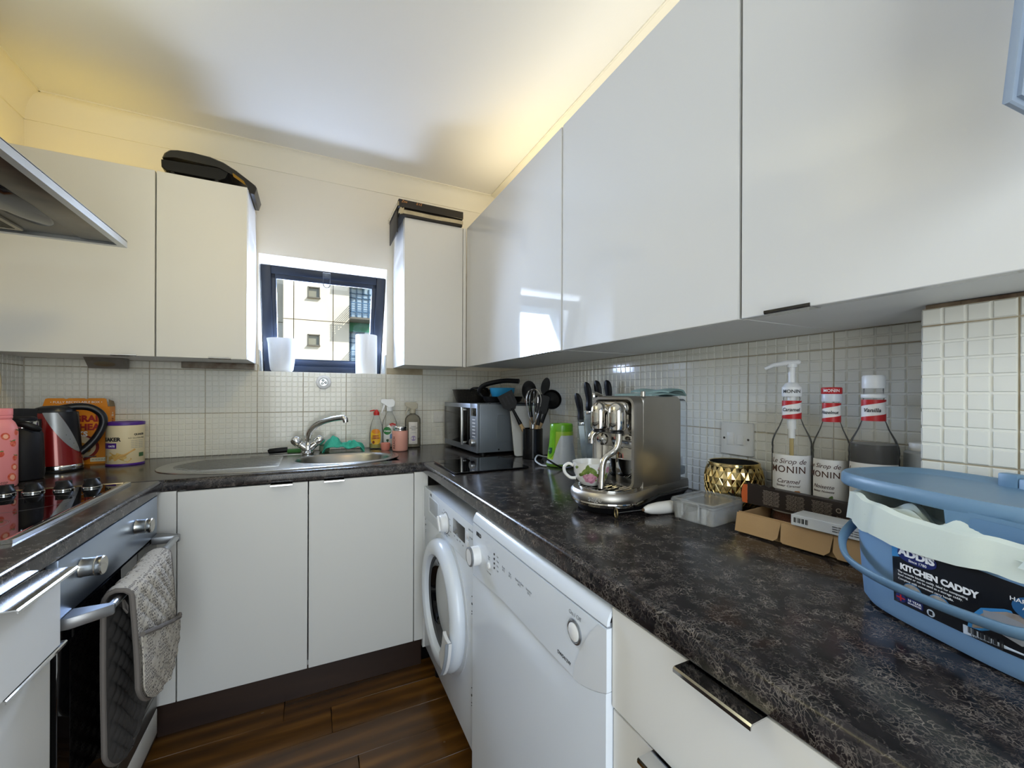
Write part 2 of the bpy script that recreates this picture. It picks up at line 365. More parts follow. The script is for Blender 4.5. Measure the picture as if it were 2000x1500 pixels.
# grout beds
b=B(); box(b,XL,XR,YW+.003,YW+.0055,ZT,WZ0-.001); box(b,XL,WX0-.001,YW+.003,YW+.0055,WZ0-.001,1.3053); box(b,WX1+.001,XR,YW+.003,YW+.0055,WZ0-.001,1.3053); obj('grout_bed',b,M_GROUT,wall_back)
b=B(); box(b,XR+.003,XR+.0055,.31,YW,ZT,1.3053); obj('grout_bed',b,M_GROUT,wall_right)
b=B(); box(b,XL-.0055,XL-.003,-.2,YW,ZT,1.31); obj('grout_bed',b,M_GROUT,wall_left)
zr=[.8764,1.0722,1.2722]; xs=[XL,-.845,-.645,-.445,-.2405,-.0435,.157,.3585,.558,.758,.958,XR]
tiled(wall_back,xs,zr,(0,YW,0),(1,0,0),(0,0,1))
tiled(wall_back,xs,[1.2722,1.3053],(0,YW,0),(1,0,0),(0,0,1),skip=lambda a,b_,c,d:b_>-.24 and a<.36)
ys=[.305,.3135,.5135,.7135,.9135,1.1135,1.3135,1.5135,1.7135,1.9135,2.1135,YW]
ys=ys[1:]; ys[0]=.3135
tiled(wall_right,[-y for y in ys[::-1]],[.8764,1.0670,1.2670,1.3053],(XR,0,0),(0,-1,0),(0,0,1))
yl=[-.1,.1165,.3165,.5165,.7165,.9165,1.1165,1.3165,1.5165,1.7165,1.9165,2.1165,YW]
tiled(wall_left,yl,[.8764,1.0722,1.2722,1.31],(XL,0,0),(0,1,0),(0,0,1))
tiled(pillar,[-.304,-.204,-.004,.196],[.8764,1.0630,1.2715,1.2985],(.86,0,0),(0,-1,0),(0,0,1))
b=B(); box(b,.8632,.8652,-.2,.303,ZT,1.2985); obj('grout_bed',b,M_GROUT,pillar)
tiled(pillar,[-XR,-.96,-.8615],[.8764,1.0630,1.2715,1.2985],(0,.3045,0),(-1,0,0),(0,0,1))
b=B(); 
for i in range(9): box(b,.862+random.random()*.004,.89,.30-i*.04-.045-random.random()*.01,.30-i*.04,1.2985,1.3035+random.random()*.001,.001)
obj('crumbled_edge',b,mat('crumbled_filler','#4a382a',.95,bump=(80,.8),var=(30,'#9a8a72',.6)),pillar)
# window reveal: side tile strips, sill
for x,s in((WX0,1),(WX1,-1)):
    tile(wall_back,(x+s*.0005,YW+.006 if s<0 else YW+.105,WZ0),(0,s*-1,0) if s>0 else (0,1,0),(0,0,1),.099,.105)

# ------------------------------------------------------------------ window: tilted navy hopper sash
win=struct('window_1',B(),M_NAVY)
b=B(); X0,X1=WX0+.001,WX1-.001
for x0,x1,z0,z1 in((X0,X0+.03,WZ0,WZ1),(X1-.03,X1,WZ0,WZ1),(X0,X1,WZ0,WZ0+.022),(X0,X1,WZ1-.03,WZ1)): box(b,x0,x1,YW+.262,YW+.304,z0,z1,.002)
win.data=mesh('window_1',b,M_NAVY)
SL=.36; SM=Tm(0,YW+.238,1.283)@Rx(math.atan(SL))     # the sash leans into the room at its top
def sash(x0,x1,z0,z1,d0,d1,b,bev=.003): box(b,x0,x1,d0,d1,z0,z1,bev,SM)
sx0,sx1,sh=-.2335,.3575,.555
b=B()
for a in((sx0,sx0+.045,0,sh),(sx1-.045,sx1,0,sh),(sx0+.045,sx1-.045,0,.040),(sx0+.045,sx1-.045,sh-.040,sh)): sash(*a,-.02,.025,b)
obj('sash',b,M_NAVY,win)
b=B()
for a in((sx0+.038,sx0+.066,.036,sh-.036),(sx1-.066,sx1-.038,.036,sh-.036),(sx0+.038,sx1-.038,.036,.070),(sx0+.038,sx1-.038,sh-.066,sh-.036)): sash(*a,-.012,.018,b,.004)
obj('glazing_bead',b,M_NAVY,win)
b=B(); sash(sx0+.05,sx1-.05,.05,sh-.05,.004,.006,b,0); obj('pane',b,M_PANE,win)
b=B(); box(b,.044,.082,-.036,-.019,sh-.034,sh-.006,.003,SM); tube(b,[SM@Vector(p) for p in [(.047,-.026,sh-.02),(.047,-.030,sh-.064)]+[(.063-.016*math.cos(t),-.032,sh-.066-.016*math.sin(t)) for t in [PI*i/8 for i in range(9)]]+[(.079,-.030,sh-.064),(.079,-.026,sh-.02)]],.0022,6); obj('catch_handle',b,mat('window_catch_grey','#5b616a',.35,.6),win)

# ------------------------------------------------------------------ building across the court, 38 m away
M_FAC=mat('cream_render','#e6decb',.9,bump=(3,.1),var=(.4,'#d9ccb0',.45)); M_FACJ=mat('facade_joint','#80765c',.9); M_FWIN=mat('facade_window_frame','#6b675c',.5); M_FGL=mat('facade_window_glass','#8d8a78',.08); M_RAIL=mat('balcony_steel_blue','#4a6a88',.5); M_GREEN=mat('green_spandrel','#2f7a5c',.5); M_SILV=mat('balcony_window_glass','#9db0bf',.1)
FK=38/14; FY=38.0
def FX(x): return x*FK
def FZ(z): return (z-1.1628)*FK
fac=thing('apartment_building','cream rendered apartment block with balconies across the court outside the window','building',(0,FY,1.1628))
JX=[-.81,-.524,.5624,1.04]; JZ=[-4.0,.60,3.412,6.3]
for a,c in zip(JX,JX[1:]):
    for d,e in zip(JZ,JZ[1:]):
        holes=[(-.146,.189,4.105,4.4405),(-.146,.189,2.645,2.985)]
        p=B(); hs=[h for h in holes if a<h[0]<c and d<h[2]<e]
        g=.022
        if hs:
            h=hs[0]
            for q in((a+g/2,h[0],d+g/2,e-g/2),(h[1],c-g/2,d+g/2,e-g/2),(h[0],h[1],d+g/2,h[2]),(h[0],h[1],h[3],e-g/2)): box(p,FX(q[0]),FX(q[1]),0,.35,FZ(q[2]),FZ(q[3]))
        else: box(p,FX(a+g/2),FX(c-g/2),0,.35,FZ(d+g/2),FZ(e-g/2))
        obj('render_panel',p,M_FAC,fac)
p=B(); box(p,FX(-.81),FX(1.04),.30,.6,FZ(-4),FZ(6.3)); obj('joint_backing',p,M_FACJ,fac)
for z0,z1 in((4.105,4.4405),(2.645,2.985)):
    w=B(); x0,x1=FX(-.146),FX(.189); t=.07
    for q in((x0,x0+t,FZ(z0),FZ(z1)),(x1-t,x1,FZ(z0),FZ(z1)),(x0,x1,FZ(z0),FZ(z0)+t),(x0,x1,FZ(z1)-t,FZ(z1))): box(w,q[0],q[1],-.05,.22,q[2],q[3])
    box(w,x0-.04,x1+.04,-.20,.05,FZ(z0)-.06,FZ(z0)+.02); wo_=obj('window',w,M_FWIN,fac)
    w=B(); box(w,x0,x1,.14,.18,FZ(z0),FZ(z1)); obj('pane',w,M_FGL,wo_)
for z0,z1 in((-4,3.40),(3.42,6.3)):
    p=B(); box(p,-16,FX(-.81)+.1,2.2,3,FZ(z0),FZ(z1)); obj('side_wing_panel',p,M_FAC,fac)
# balcony bay on the right
p=B(); box(p,FX(1.06),FX(2.6),1.2,1.6,FZ(-4),FZ(6.3)); obj('balcony_back_wall',p,M_SILV,fac)
for zb in(3.53,2.06,5.0):
    p=B(); box(p,FX(1.03),FX(1.78),-1.4,1.2,FZ(zb)-.16,FZ(zb)); obj('balcony_slab',p,M_FWIN,fac)
    p=B(); box(p,FX(1.06),FX(1.74),.6,.7,FZ(zb)-.95,FZ(zb)-.16); obj('spandrel',p,M_GREEN,fac)
    p=B()
    for k in range(6): 
        z=FZ(zb)+.2+k*.19; box(p,FX(1.03),FX(1.74),-1.40,-1.35,z,z+(.05 if k<5 else .09)); box(p,FX(1.03),FX(1.03)+.05,-1.40,1.0,z,z+.05)
    for k in range(5):
        x=FX(1.05)+k*.44; box(p,x,x+.05,-1.42,-1.34,FZ(zb),FZ(zb)+1.2)
    for k in range(14):
        x=FX(1.05)+k*.13; box(p,x,x+.02,-1.39,-1.36,FZ(zb)+.1,FZ(zb)+.62)
    obj('railing',p,M_RAIL,fac)
    p=B()
    for x in(1.10,1.28,1.47,1.66): box(p,FX(x),FX(x)+.08,1.1,1.25,FZ(zb),FZ(zb)+3.0)
    for z in(.9,2.1,2.5): box(p,FX(1.06),FX(1.74),1.1,1.25,FZ(zb)+z,FZ(zb)+z+.07)
    obj('balcony_door_frame',p,M_RAIL,fac)
g=B(); box(g,-60,60,3.2,90,-14.2,-14); struct('ground_court',g,mat('grey_paving','#a09a90',.9,var=(.3,'#8a857c',.5)))
# ------------------------------------------------------------------ worktops
def worktop(name,label,poly_fn): pass
def wt_profile(depth,over):   # cross-section (d from wall, z): postformed rounded front
    t=.0385; r=.011; f=over
    pts=[(0,ZT-t),(f-.004,ZT-t)]+[(f-.004+.004*math.sin(a),ZT-t+.004*(1-math.cos(a))) for a in (R(30),R(60),R(90))]
    pts+=[(f-r+r*math.cos(a),ZT-r+r*math.sin(a)) for a in [R(x) for x in range(0,91,15)]]+[(0,ZT)]
    return pts
b=B(); pr=wt_profile(0,YW-YB); hx0,hx1,hy0,hy1=-.085,.340,1.822,2.146
for xa,xb in((XL,hx0),(hx1,XR)): loft(b,[[(x,YW-d,z) for d,z in pr] for x in(xa,xb)])
loft(b,[[(x,YW-(d if d>.01 else YW-hy0),z) for d,z in pr] for x in(hx0,hx1)]); box(b,hx0,hx1,hy1,YW,ZT-.0385,ZT); bmesh.ops.remove_doubles(b,verts=b.verts[:],dist=1e-5); wtb=obj('worktop',b,M_TOP); tag(wtb,'dark speckled laminate worktop under the window, holding the sink','worktop')
b=B(); pr=wt_profile(0,XR-XE); loft(b,[[(XR-d,y,z) for d,z in pr] for y in(YB-.0006,-.62)]); wtr=obj('worktop',b,M_TOP); tag(wtr,'dark speckled laminate worktop on the right, holding coffee machine and caddy','worktop')
b=B(); pr=wt_profile(0,XEL-XL); loft(b,[[(XL+d,y,z) for d,z in pr] for y in(YB-.0006,-.62)]); wtl=obj('worktop',b,M_TOP); tag(wtl,'dark speckled laminate worktop on the left around the black hob','worktop')
for w,x in((wtl,XEL),(wtr,XE)):   # aluminium joint strips
    s=1 if x>0 else -1
    b=B(); box(b,min(x-.002*s,x+.30*s),max(x-.002*s,x+.30*s),YB-.0012,YB+.0012,ZT-.001,ZT+.0008); box(b,x-.0016 if s<0 else x-.0016,x+.0016,YB-.002,YB+.002,ZT-.038,ZT-.002); obj('joint_strip',b,mat('worn_joint_strip','#3c3a3a',.4,.6),w)

# ------------------------------------------------------------------ base units along the back
def lip_handle(parent,M,w,drop=.018,out=.028):
    """thin bent steel pull over a door's edge; M: x along the edge, y outwards, z up"""
    b=B(); prof=[(-.018,0),(out-.002,0),(out,-.002),(out,-drop*.35),(out-.0018,-drop*.35),(out-.0018,-.0030),(out-.004,-.0018),(-.018,-.0018)]
    loft(b,[[(x,d,z+.0019) for d,z in prof] for x in(-w/2,w/2)],M=M); return obj('handle',b,M_CHROME,parent,'polished steel edge pull')
u=thing('base_cupboard','white two-door sink cupboard under the back worktop','cupboard',(0,YB,0))
b=B(); box(b,-.405,-.387,.022,.55,.135,.836); box(b,.361,.379,.022,.55,.135,.836); box(b,-.387,.361,.022,.55,.135,.153); box(b,-.387,.361,.54,.55,.153,.836); obj('carcass',b,M_CARC,u)
for x0,x1,hx in((-.4053,-.0158,-.101),(-.0120,.3790,.0745)):
    b=B(); box(b,x0,x1,-.0005,.018,.1347,.834,.0012,seg=1); d=obj('door',b,M_SATIN,u)
    lip_handle(d,Tm(hx,0,.8345)@Rz(PI),.070,out=.022)
for x0,x1 in((-.462,-.4085),(.382,.4185)):
    b=B(); box(b,x0,x1,0,.018,.1347,.8375,.001,seg=1); tag(obj('filler_panel',b,M_SATIN),'narrow white filler strip between oven and sink cupboard' if x0<0 else 'narrow white filler strip between sink cupboard and washing machine','panel').location=(0,YB,0)
b=B(); box(b,-.47,.4245,1.772,1.788,0,.150,.001,seg=1); struct('baseboard_back',b,M_PLINTH)
b=B(); box(b,-.4885,-.4725,.2,1.79,.0,.118,.001,seg=1); struct('baseboard_left',b,M_PLINTH)
b=B(); box(b,.4385,.4545,-.6,.510,0,.120,.001,seg=1); struct('baseboard_right',b,M_PLINTH)
b=B(); box(b,.4185,.4385,1.7212,1.7405,.10,.8375); tag(obj('end_panel',b,M_CARC),'white cabinet end panel edge beside the washing machine','panel')

# ------------------------------------------------------------------ sink
M_SINK=mat('brushed_sink_steel','#a9a8a4',.27,1,bump=(40,.05,(30,1,1)),var=(6,'#8f8d88',.4))
sk_=thing('sink','oval stainless steel inset sink with ribbed drainer under the window','sink',(-.083,2.012,ZT))
b=B(); N=64; P0=2.5
def E_(a,bb,z,cx=0,cy=0,p=P0): return [(x,y,z) for x,y in ell(a,bb,N,cx,cy,p)]
bas=lambda a,bb,z,p=2.2:[(x,y,z) for x,y in ell(a,bb,N,.212,-.028,p)]
rings=[E_(.449,.250,.0003),E_(.448,.249,.0030),E_(.440,.241,.0048),E_(.425,.226,.0030),E_(.418,.219,.0022)]
loft(b,rings,False,False)
# deck between rim and bowl, bowl itself
loft(b,[E_(.418,.219,.0022),bas(.212,.162,.0022)],False,False)
loft(b,[bas(.212,.162,.0022),bas(.205,.155,.0042),bas(.199,.149,.0030),bas(.190,.140,-.008),bas(.180,.130,-.10),bas(.165,.118,-.135),bas(.12,.085,-.150),bas(.02,.02,-.154)],False,True)
obj('bowl_and_deck',b,M_SINK,sk_)
b=B()
for k in range(13):
    y=-.150+k*.0225; hw=.40*max(0,1-((y)/.225)**2)**.45; x0=-hw; x1=min(-.025,.212-math.sqrt(max(0,1-((y+.028)/.175)**2))*.222)-.012
    if x1-x0>.05: tube(b,[(x0,y,.0016),(x0+.02,y,.0034),(x1-.02,y,.0034),(x1,y,.0016)],.0052,6,sq=(.5,1))
obj('drainer_rib',b,M_SINK,sk_)['kind']='stuff'
b=B(); cyl(b,.035,-.154,-.150,24,Tm(.212,-.028,0)); obj('plug_hole',b,M_CHROME,sk_)
b=B(); box(b,-.17,.10,.165,.195,.0018,.0046,.0012); obj('tap_ledge',b,M_SINK,sk_)
# mixer tap
tp=thing('mixer_tap','chrome mixer tap with curved spout and two cross handles on the sink','tap',(-.02,2.180,ZT+.0046))
b=B(); lathe(b,[(.026,0),(.026,.006),(.021,.012),(.022,.035),(.016,.046),(.0135,.054)],24)
for s in(-1,1): 
    p=[(s*.006,0,.024),(s*.030,-.002,.044)]; tube(b,p,[.019,.0165],16)
obj('body',b,M_CHROME,tp)
b=B(); sp=bez((0,0,.045),(-.006,-.003,.105),(.022,-.020,.158),(.143,-.082,.170),18); tube(b,sp,[.0125+.0015*math.sin(i/18*PI) for i in range(19)],14); sp2=[Vector((.140,-.080,.170)),Vector((.152,-.087,.170)),Vector((.158,-.091,.163)),Vector((.160,-.092,.148))]; tube(b,sp2,[.0125,.0135,.0138,.012],14); obj('spout',b,M_CHROME,tp)
for s in(-1,1):
    M=basis((s*.030,-.002,.044),(0,1,0),Vector((s*.7,0,.7)).cross(Vector((0,1,0))),(s*.72,-.05,.70)); b=B(); lathe(b,[(.012,-.008),(.017,0),(.0175,.004),(.0165,.007),(.022,.010),(.0235,.022),(.023,.034),(.019,.043),(.010,.048),(.001,.049)],20,M); 
    obj('tap_handle',b,M_CHROME,tp)

# ------------------------------------------------------------------ oven, hob, drawers on the left
OX=-.448
ov=thing('built_in_oven','steel and black glass built-in oven with two knobs and bar handle','oven',(OX,1.40,0))
b=B(); box(b,-.53,-.022,-.283,.283,.13,.834); obj('housing',b,M_DSTEEL,ov)
b=B(); box(b,-.020,.0,-.2855,.2855,.712,.834,.002); obj('control_panel',b,mat('blue_sheen_steel','#b3c0d2',.32,1,bump=(40,.08,(1,1,40))),ov)  # blue reflection put into the steel's base colour
for yy in(.105,-.198):
    b=B(); lathe(b,[(.0185,0),(.0205,.002),(.0195,.005),(.0195,.024),(.0205,.0255),(.0195,.027),(.0205,.0285),(.0205,.036),(.0185,.038),(.001,.0382)],24,basis((0,yy,.787),(0,1,0),(0,0,1),(1,0,0))); obj('knob',b,mat('knob_steel','#b9b6ae',.28,1),ov)
b=B(); box(b,-.022,-.001,-.2855,.2855,.205,.706,.002); dr=obj('door',b,M_GLASSBLK,ov)
b=B(); box(b,-.0012,.0006,-.275,.275,.208,.216); box(b,-.022,.0002,-.2855,.2855,.150,.203,.002); obj('lower_trim',b,M_DSTEEL,ov)
b=B(); box(b,-.0012,-.0004,-.24,.24,.25,.655); obj('window_glass',b,mat('oven_window_glass','#0d0b0b',.04),dr)
hb=B(); tube(hb,[(.060,-.232,.706),(.060,.232,.706)],.0085,16); h_=obj('handle',hb,mat('satin_handle','#b4b7ba',.3,1),dr)
for s in(-1,1):
    b=B(); pl=[(0,-.030),(.052,-.012),(.066,-.004),(.069,.004),(.064,.010),(0,.010)] if False else [(0,-.040),(.050,-.016),(.064,-.010),(.068,0),(.064,.009),(0,.012)]
    M=basis((-.001,s*.232,.700),(1,0,0),(0,s,0))
    q=[(0,0),(.062,0),(.068,.004),(.069,.012),(.062,.018),(.012,.050),(0,.050)]
    prism(b,q,-.011,.011,Tm(0,s*.232,.704)@Matrix.Diagonal((1,s,1,1)),ch=.0015); obj('handle_bracket',b,mat('grey_bracket','#8c8d8f',.35,.8),h_)
b=B(); box(b,-.462,-.448,1.112,1.69,.07,.148,.001); tag(obj('filler_panel',b,M_SATIN),'white panel strip below the oven door','panel')
ho=thing('electric_hob','black ceramic glass hob with four dial controls and a steel front trim','hob',(-.765,1.40,ZT))
b=B(); prism(b,rrect(.500,.565,.018,6),.0006,.0066,ch=.001); obj('glass_top',b,M_GLASSBLK,ho)
b=B(); 
loft(b,[[(.235,-.284,.0004),(.253,-.284,.0004),(.253,-.284,.007),(.249,-.284,.0086),(.240,-.284,.0090),(.235,-.284,.0072)],[(.235,.284,.0004),(.253,.284,.0004),(.253,.284,.007),(.249,.284,.0086),(.240,.284,.0090),(.235,.284,.0072)]])
obj('front_trim',b,M_CHROME,ho)
b=B(); box(b,-.25,.235,-.287,-.279,.0004,.0084,.001); obj('side_trim',b,mat('brass_tinted_trim','#b29c74',.25,1),ho); b=B(); box(b,-.25,.235,.279,.287,.0004,.0084,.001); obj('side_trim',b,mat('brass_tinted_trim','#b29c74',.25,1),ho)
for x,y in((.175,.2575),(.118,.2475),(.058,.2425),(.003,.238)):
    b=B(); M=Tm(x,y-.012,.0066); lathe(b,[(.0215,0),(.0225,.001),(.0225,.004),(.0205,.0055)],28,M); kn=obj('dial_ring',b,M_CHROME,ho)
    b=B(); lathe(b,[(.0205,.0048),(.0205,.008),(.019,.012),(.013,.024),(.011,.0265),(.001,.027)],28,M); prism(b,rrect(.034,.009,.003,3),.008,.027,M@Rz(.3),ch=.001); obj('dial',b,M_BLACK,ho)
for x,y,r in((-.12,.08,.075),(.11,.07,.09),(-.12,-.15,.09),(.11,-.15,.07)):
    b=B()
    for rr in(r,r*.965): frame(b,ell(rr,rr,40),ell(rr-.0007,rr-.0007,40),.0066,.00672,Tm(x,y,0))
    obj('zone_ring',b,mat('zone_print','#4b4646',.3),ho)
# drawer stack left of the oven
du=thing('drawer_unit','white drawer unit at the near left with its top drawer slightly open','drawers',(-.45,1.09,0))
b=B(); box(b,-.55,-.021,-.595,.015,.14,.836); obj('carcass',b,M_CARC,du)
b=B(); box(b,.010,.028,-.60,-.033,.694,.8375,.0012,seg=1); d=obj('drawer',b,M_SATIN,du); lip_handle(d,Tm(.026,-.1300,.838)@Rz(-PI/2),.175,out=.030)
b=B(); box(b,-.018,0,-.60,.002,.42,.690,.0012,seg=1); d=obj('drawer',b,M_SATIN,du); lip_handle(d,Tm(0,-.10,.6905)@Rz(-PI/2),.175,out=.030)
b=B(); box(b,-.018,0,-.60,.002,.142,.416,.0012,seg=1); d=obj('drawer',b,M_SATIN,du)

# ------------------------------------------------------------------ right base: washer, dishwasher, drawers
wm=thing('washing_machine','white front-loading washing machine with black display and round glass door','washing machine',(.4255,1.418,0))
b=B(); box(b,.0,.54,-.297,.297,.11,.779,.003); body=obj('body',b,M_WPLAST,wm)
Mw=basis((0,0,0),(0,-1,0),(0,0,1),(-1,0,0))       # x = towards the camera, y up, z out of the front
def WB(x0,x1,y0,y1,z0,z1,bev=.001): b=B(); box(b,x0,x1,y0,y1,z0,z1,bev,Mw); return b
obj('control_panel',WB(-.297,.297,.655,.779,0,.004,.0015),M_WPLAST,wm)
b=B(); frame(b,rrect(.136,.062,.004,3),rrect(.126,.053,.003,3),.004,.0052,Mw@Tm(-.148,.724,0)); dw=obj('detergent_drawer',b,M_WPLAST,wm)
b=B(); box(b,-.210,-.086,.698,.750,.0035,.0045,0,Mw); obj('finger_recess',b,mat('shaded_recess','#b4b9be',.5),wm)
b=B(); M=Mw@Tm(.019,.713,.004); lathe(b,[(.034,0),(.034,.002),(.030,.003),(.029,.020),(.026,.024),(.001,.0245)],28,M); box(b,-.006,.006,-.027,.027,.022,.030,.003,M@Rz(.5)); obj('programme_dial',b,M_WPL2,wm)
b=B(); lathe(b,[(.0385,0),(.0385,.001)],32,M); obj('dial_ring',b,M_GINK,wm)
b=B(); box(b,.101,.2175,.706,.753,.004,.0052,.001,Mw); obj('display',b,M_GLASSBLK,wm)
for k in range(2):
    b=B(); box(b,.232,.254,.729-k*.027,.749-k*.027,.004,.0062,.001,Mw); obj('button',b,M_WPL2,wm)
for k in range(12):
    a=PI/2+.5+k*.48; text(wm,'Mix 40°'[:4+k%3],.006,M_GINK,M=M@Tm(.052*math.cos(a),.044*math.sin(a),.0002)) if k<11 else None
for k in range(4): text(wm,'1200',.006,M_GINK,M=Mw@Tm(.115+k*.028,.697-.004*(k%2),.0042))
text(wm,'DX',.013,M_INK,M=Mw@Tm(-.185,.764,.0042),bold=.0004)
for t,y in(('ENERGY SAVER',.760),('On / Off',.739),('Start / Pause',.700)): text(wm,t,.0065,M_GINK,M=Mw@Tm(.272,y,.0042))
# porthole
Mp=Mw@Tm(.012,.436,0)@Matrix.Diagonal((1.075,1.075,1,1))
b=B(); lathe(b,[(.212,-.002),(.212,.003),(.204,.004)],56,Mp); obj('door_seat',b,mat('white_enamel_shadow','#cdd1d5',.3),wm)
b=B(); N=56
lathe(b,[(.196,.004),(.199,.012),(.198,.026),(.190,.037),(.176,.043),(.160,.043),(.150,.038),(.144,.025),(.140,.010)],N,Mp,cap0=False,cap1=False); door=obj('door',b,M_WPLAST,wm)
b=B(); lathe(b,[(.146,.016),(.128,.020),(.118,.012),(.110,-.004),(.085,-.024),(.001,-.030)],N,Mp,cap0=False); obj('porthole_glass',b,mat('dark_porthole_glass','#0b0c0e',.04,coat=.5),door)
b=B(); lathe(b,[(.146,.010),(.147,.022),(.141,.024),(.137,.018)],N,Mp,cap0=False,cap1=False); obj('porthole_gasket',b,mat('grey_gasket','#4c4f52',.5),door)
b=B(); surf(b,lambda u,v:((.142+.058*v)*math.cos(R(-44+38*u)),(.142+.058*v)*math.sin(R(-44+38*u)),.047+.003*math.sin(PI*v)),10,4,.010,Mp); obj('door_handle',b,M_WPL2,door)
b=B(); surf(b,lambda u,v:((.196+.0035*v)*math.cos(R(-44+38*u)),(.196+.0035*v)*math.sin(R(-44+38*u)),.047),10,1,.02,Mp); obj('handle_gap',b,M_GREYP,door)
for x,y in((.272,.545),(.272,.275),(-.285,.62),(-.285,.44)):
    b=B(); 
    for dy in(-.022,0,.022,-.03): cyl(b,.0035 if dy==0 else .0016,0,.0015,10,Mw@Tm(x,y+dy,0))
    obj('hinge_screw',b,mat('screw_grey','#5e5f61',.4,.8),wm)
b=B(); box(b,.30,.5,-.29,.29,.0,.10); obj('plinth_box',b,M_DARKGAP,wm)
for yy in(-.25,.25):
    b=B(); cyl(b,.018,0,.112,12,Tm(.05,yy,0)); obj('foot',b,M_BLACK,wm)

dw=thing('dishwasher','white freestanding dishwasher with round dial under the right worktop','dishwasher',(.424,.8065,0))
b=B(); box(b,.03,.58,-.296,.296,.0,.832,.002); obj('body',b,M_CARC,dw)
# control fascia: curved lower edge, rolled top
NF=28
def fas_low(t): return .713-.014*math.sin(PI*t)-(.052*max(0,(t-.50)/.5)**1.4 if t>.5 else 0)+.0*t
def fas_low(t):    # lower edge of fascia along t (0 far end, 1 near end): far .715, dips toward the near end
    return .652+.018*min(1,t*3)+(.030*max(0,(t-.86)/.14)**1.5 if t>.86 else 0)
b=B()
def fas(u,v):
    zl=fas_low(u); zt=.799; z=zl+(zt-zl)*v; x=.296-.592*(1-u)
    bulge=.003*math.sin(PI*min(1,max(0,(u+.02)/1.04)))**.5
    return (-.296+.592*u, z, .012+bulge*(.55+.45*v))
surf(b,fas,NF,6,.012,Mw); fp=obj('control_fascia',b,M_WPLAST,dw)
b=B(); 
def roll(u,v):
    a=PI/2*v*1.05; bulge=.003*math.sin(PI*min(1,max(0,(u+.02)/1.04)))**.5
    return (-.296+.592*u,.803+.030*math.sin(a),-.016+(.028+bulge)*math.cos(a))
surf(b,roll,NF,8,.006,Mw); obj('rolled_top',b,M_WPLAST,dw)
b=B(); box(b,-.294,.294,.796,.806,-.02,.011,0,Mw); obj('shadow_gap',b,M_GREYP,dw)
b=B()
def door_f(u,v):
    zt=fas_low(u)-.001; z=.06+(zt-.06)*v; d=zt-z; w=.020+.05*math.sin(PI*u)
    sc_=.010*math.exp(-(d/ .035)**2)*math.sin(PI*min(1,u*1.15))
    return (-.2955+.591*u,z,.0135-sc_)
surf(b,door_f,NF,40,.02,Mw); obj('door',b,M_WPLAST,dw)
b=B(); box(b,-.29,.29,.0,.06,-.06,-.04,0,Mw); obj('kick_plate',b,M_WPLAST,dw)
FZ_=.0205
def on(u,z):  # point on fascia front
    bulge=.003*math.sin(PI*min(1,max(0,(u+.02)/1.04)))**.5; zl=fas_low(u); v=(z-zl)/(.799-zl); return Mw@Tm(-.296+.592*u,z,.0122+bulge*(.55+.45*v))
b=B(); lathe(b,[(.026,0),(.026,.010),(.025,.024),(.023,.027),(.001,.0275)],30,on(.071,.7205)); obj('programme_dial',b,M_WPL2,dw)
b=B(); surf(b,lambda u,v:(lambda ua:(-.296+.592*ua,fas_low(ua)+(.7985-fas_low(ua))*v,.0130+.003*math.sin(PI*min(1,max(0,(ua+.02)/1.04)))**.5*(.55+.45*v)))((.85+.12*v**1.6)+(1-(.85+.12*v**1.6))*u),8,12,.0006,Mw); obj('end_cap',b,mat('fascia_end_grey','#d5d9de',.3),dw)
b=B(); lathe(b,[(.0262,.022),(.0262,.0255),(.0225,.0278),(.0215,.0276)],30,on(.071,.7205),cap0=False,cap1=False); obj('dial_ring',b,mat('dial_grey','#8f9296',.4,.5),dw)
b=B(); lathe(b,[(.0075,0),(.0075,.003),(.006,.004),(.001,.0042)],18,on(.205,.722)); lathe(b,[(.010,0),(.010,.0008)],18,on(.205,.722)); obj('delay_button',b,M_WPL2,dw)
b=B(); lathe(b,[(.021,0),(.021,.0015),(.018,.003),(.0155,.001)],28,on(.856,.752),cap1=False); obj('button_collar',b,mat('silver_collar','#a7adb5',.25,.9),dw)
b=B(); lathe(b,[(.0155,.0),(.0155,.003),(.012,.0045),(.001,.005)],28,on(.856,.752)); obj('power_button',b,M_WPL2,dw)
text(dw,'BEKO',.014,M_INK,M=on(.078,.778)@Tm(.002,0,.0004),bold=.0007)
text(dw,'On / Off',.0105,M_GINK,M=on(.858,.781)@Tm(0,0,.0004))
text(dw,'DW5412W',.009,M_INK,M=on(.80,.688)@Tm(0,0,.0004))
for k,(t,u_) in enumerate((('Rapid\n35°C',.36),('Eco\n50°C',.42),('Quick & Clean\n60°C',.50),('Intensive\n70°C',.575))): text(dw,t,.0068,M_GINK,M=on(u_,.748)@Tm(0,0,.0005))
for k in range(4):
    b=B(); cyl(b,.0028,0,.001,10,on(.265,.764-k*.0115)); obj('indicator_light',b,M_INK,dw); text(dw,('End','Wash','Dry','Salt')[k],.0058,M_GINK,M=on(.30,.764-k*.0115)@Tm(0,0,.0003))
text(dw,'Delay\nStart',.0055,M_GINK,M=on(.205,.742)@Tm(0,0,.0003)); text(dw,'3 sec cancel',.0055,M_GINK,M=on(.205,.704)@Tm(0,0,.0003))

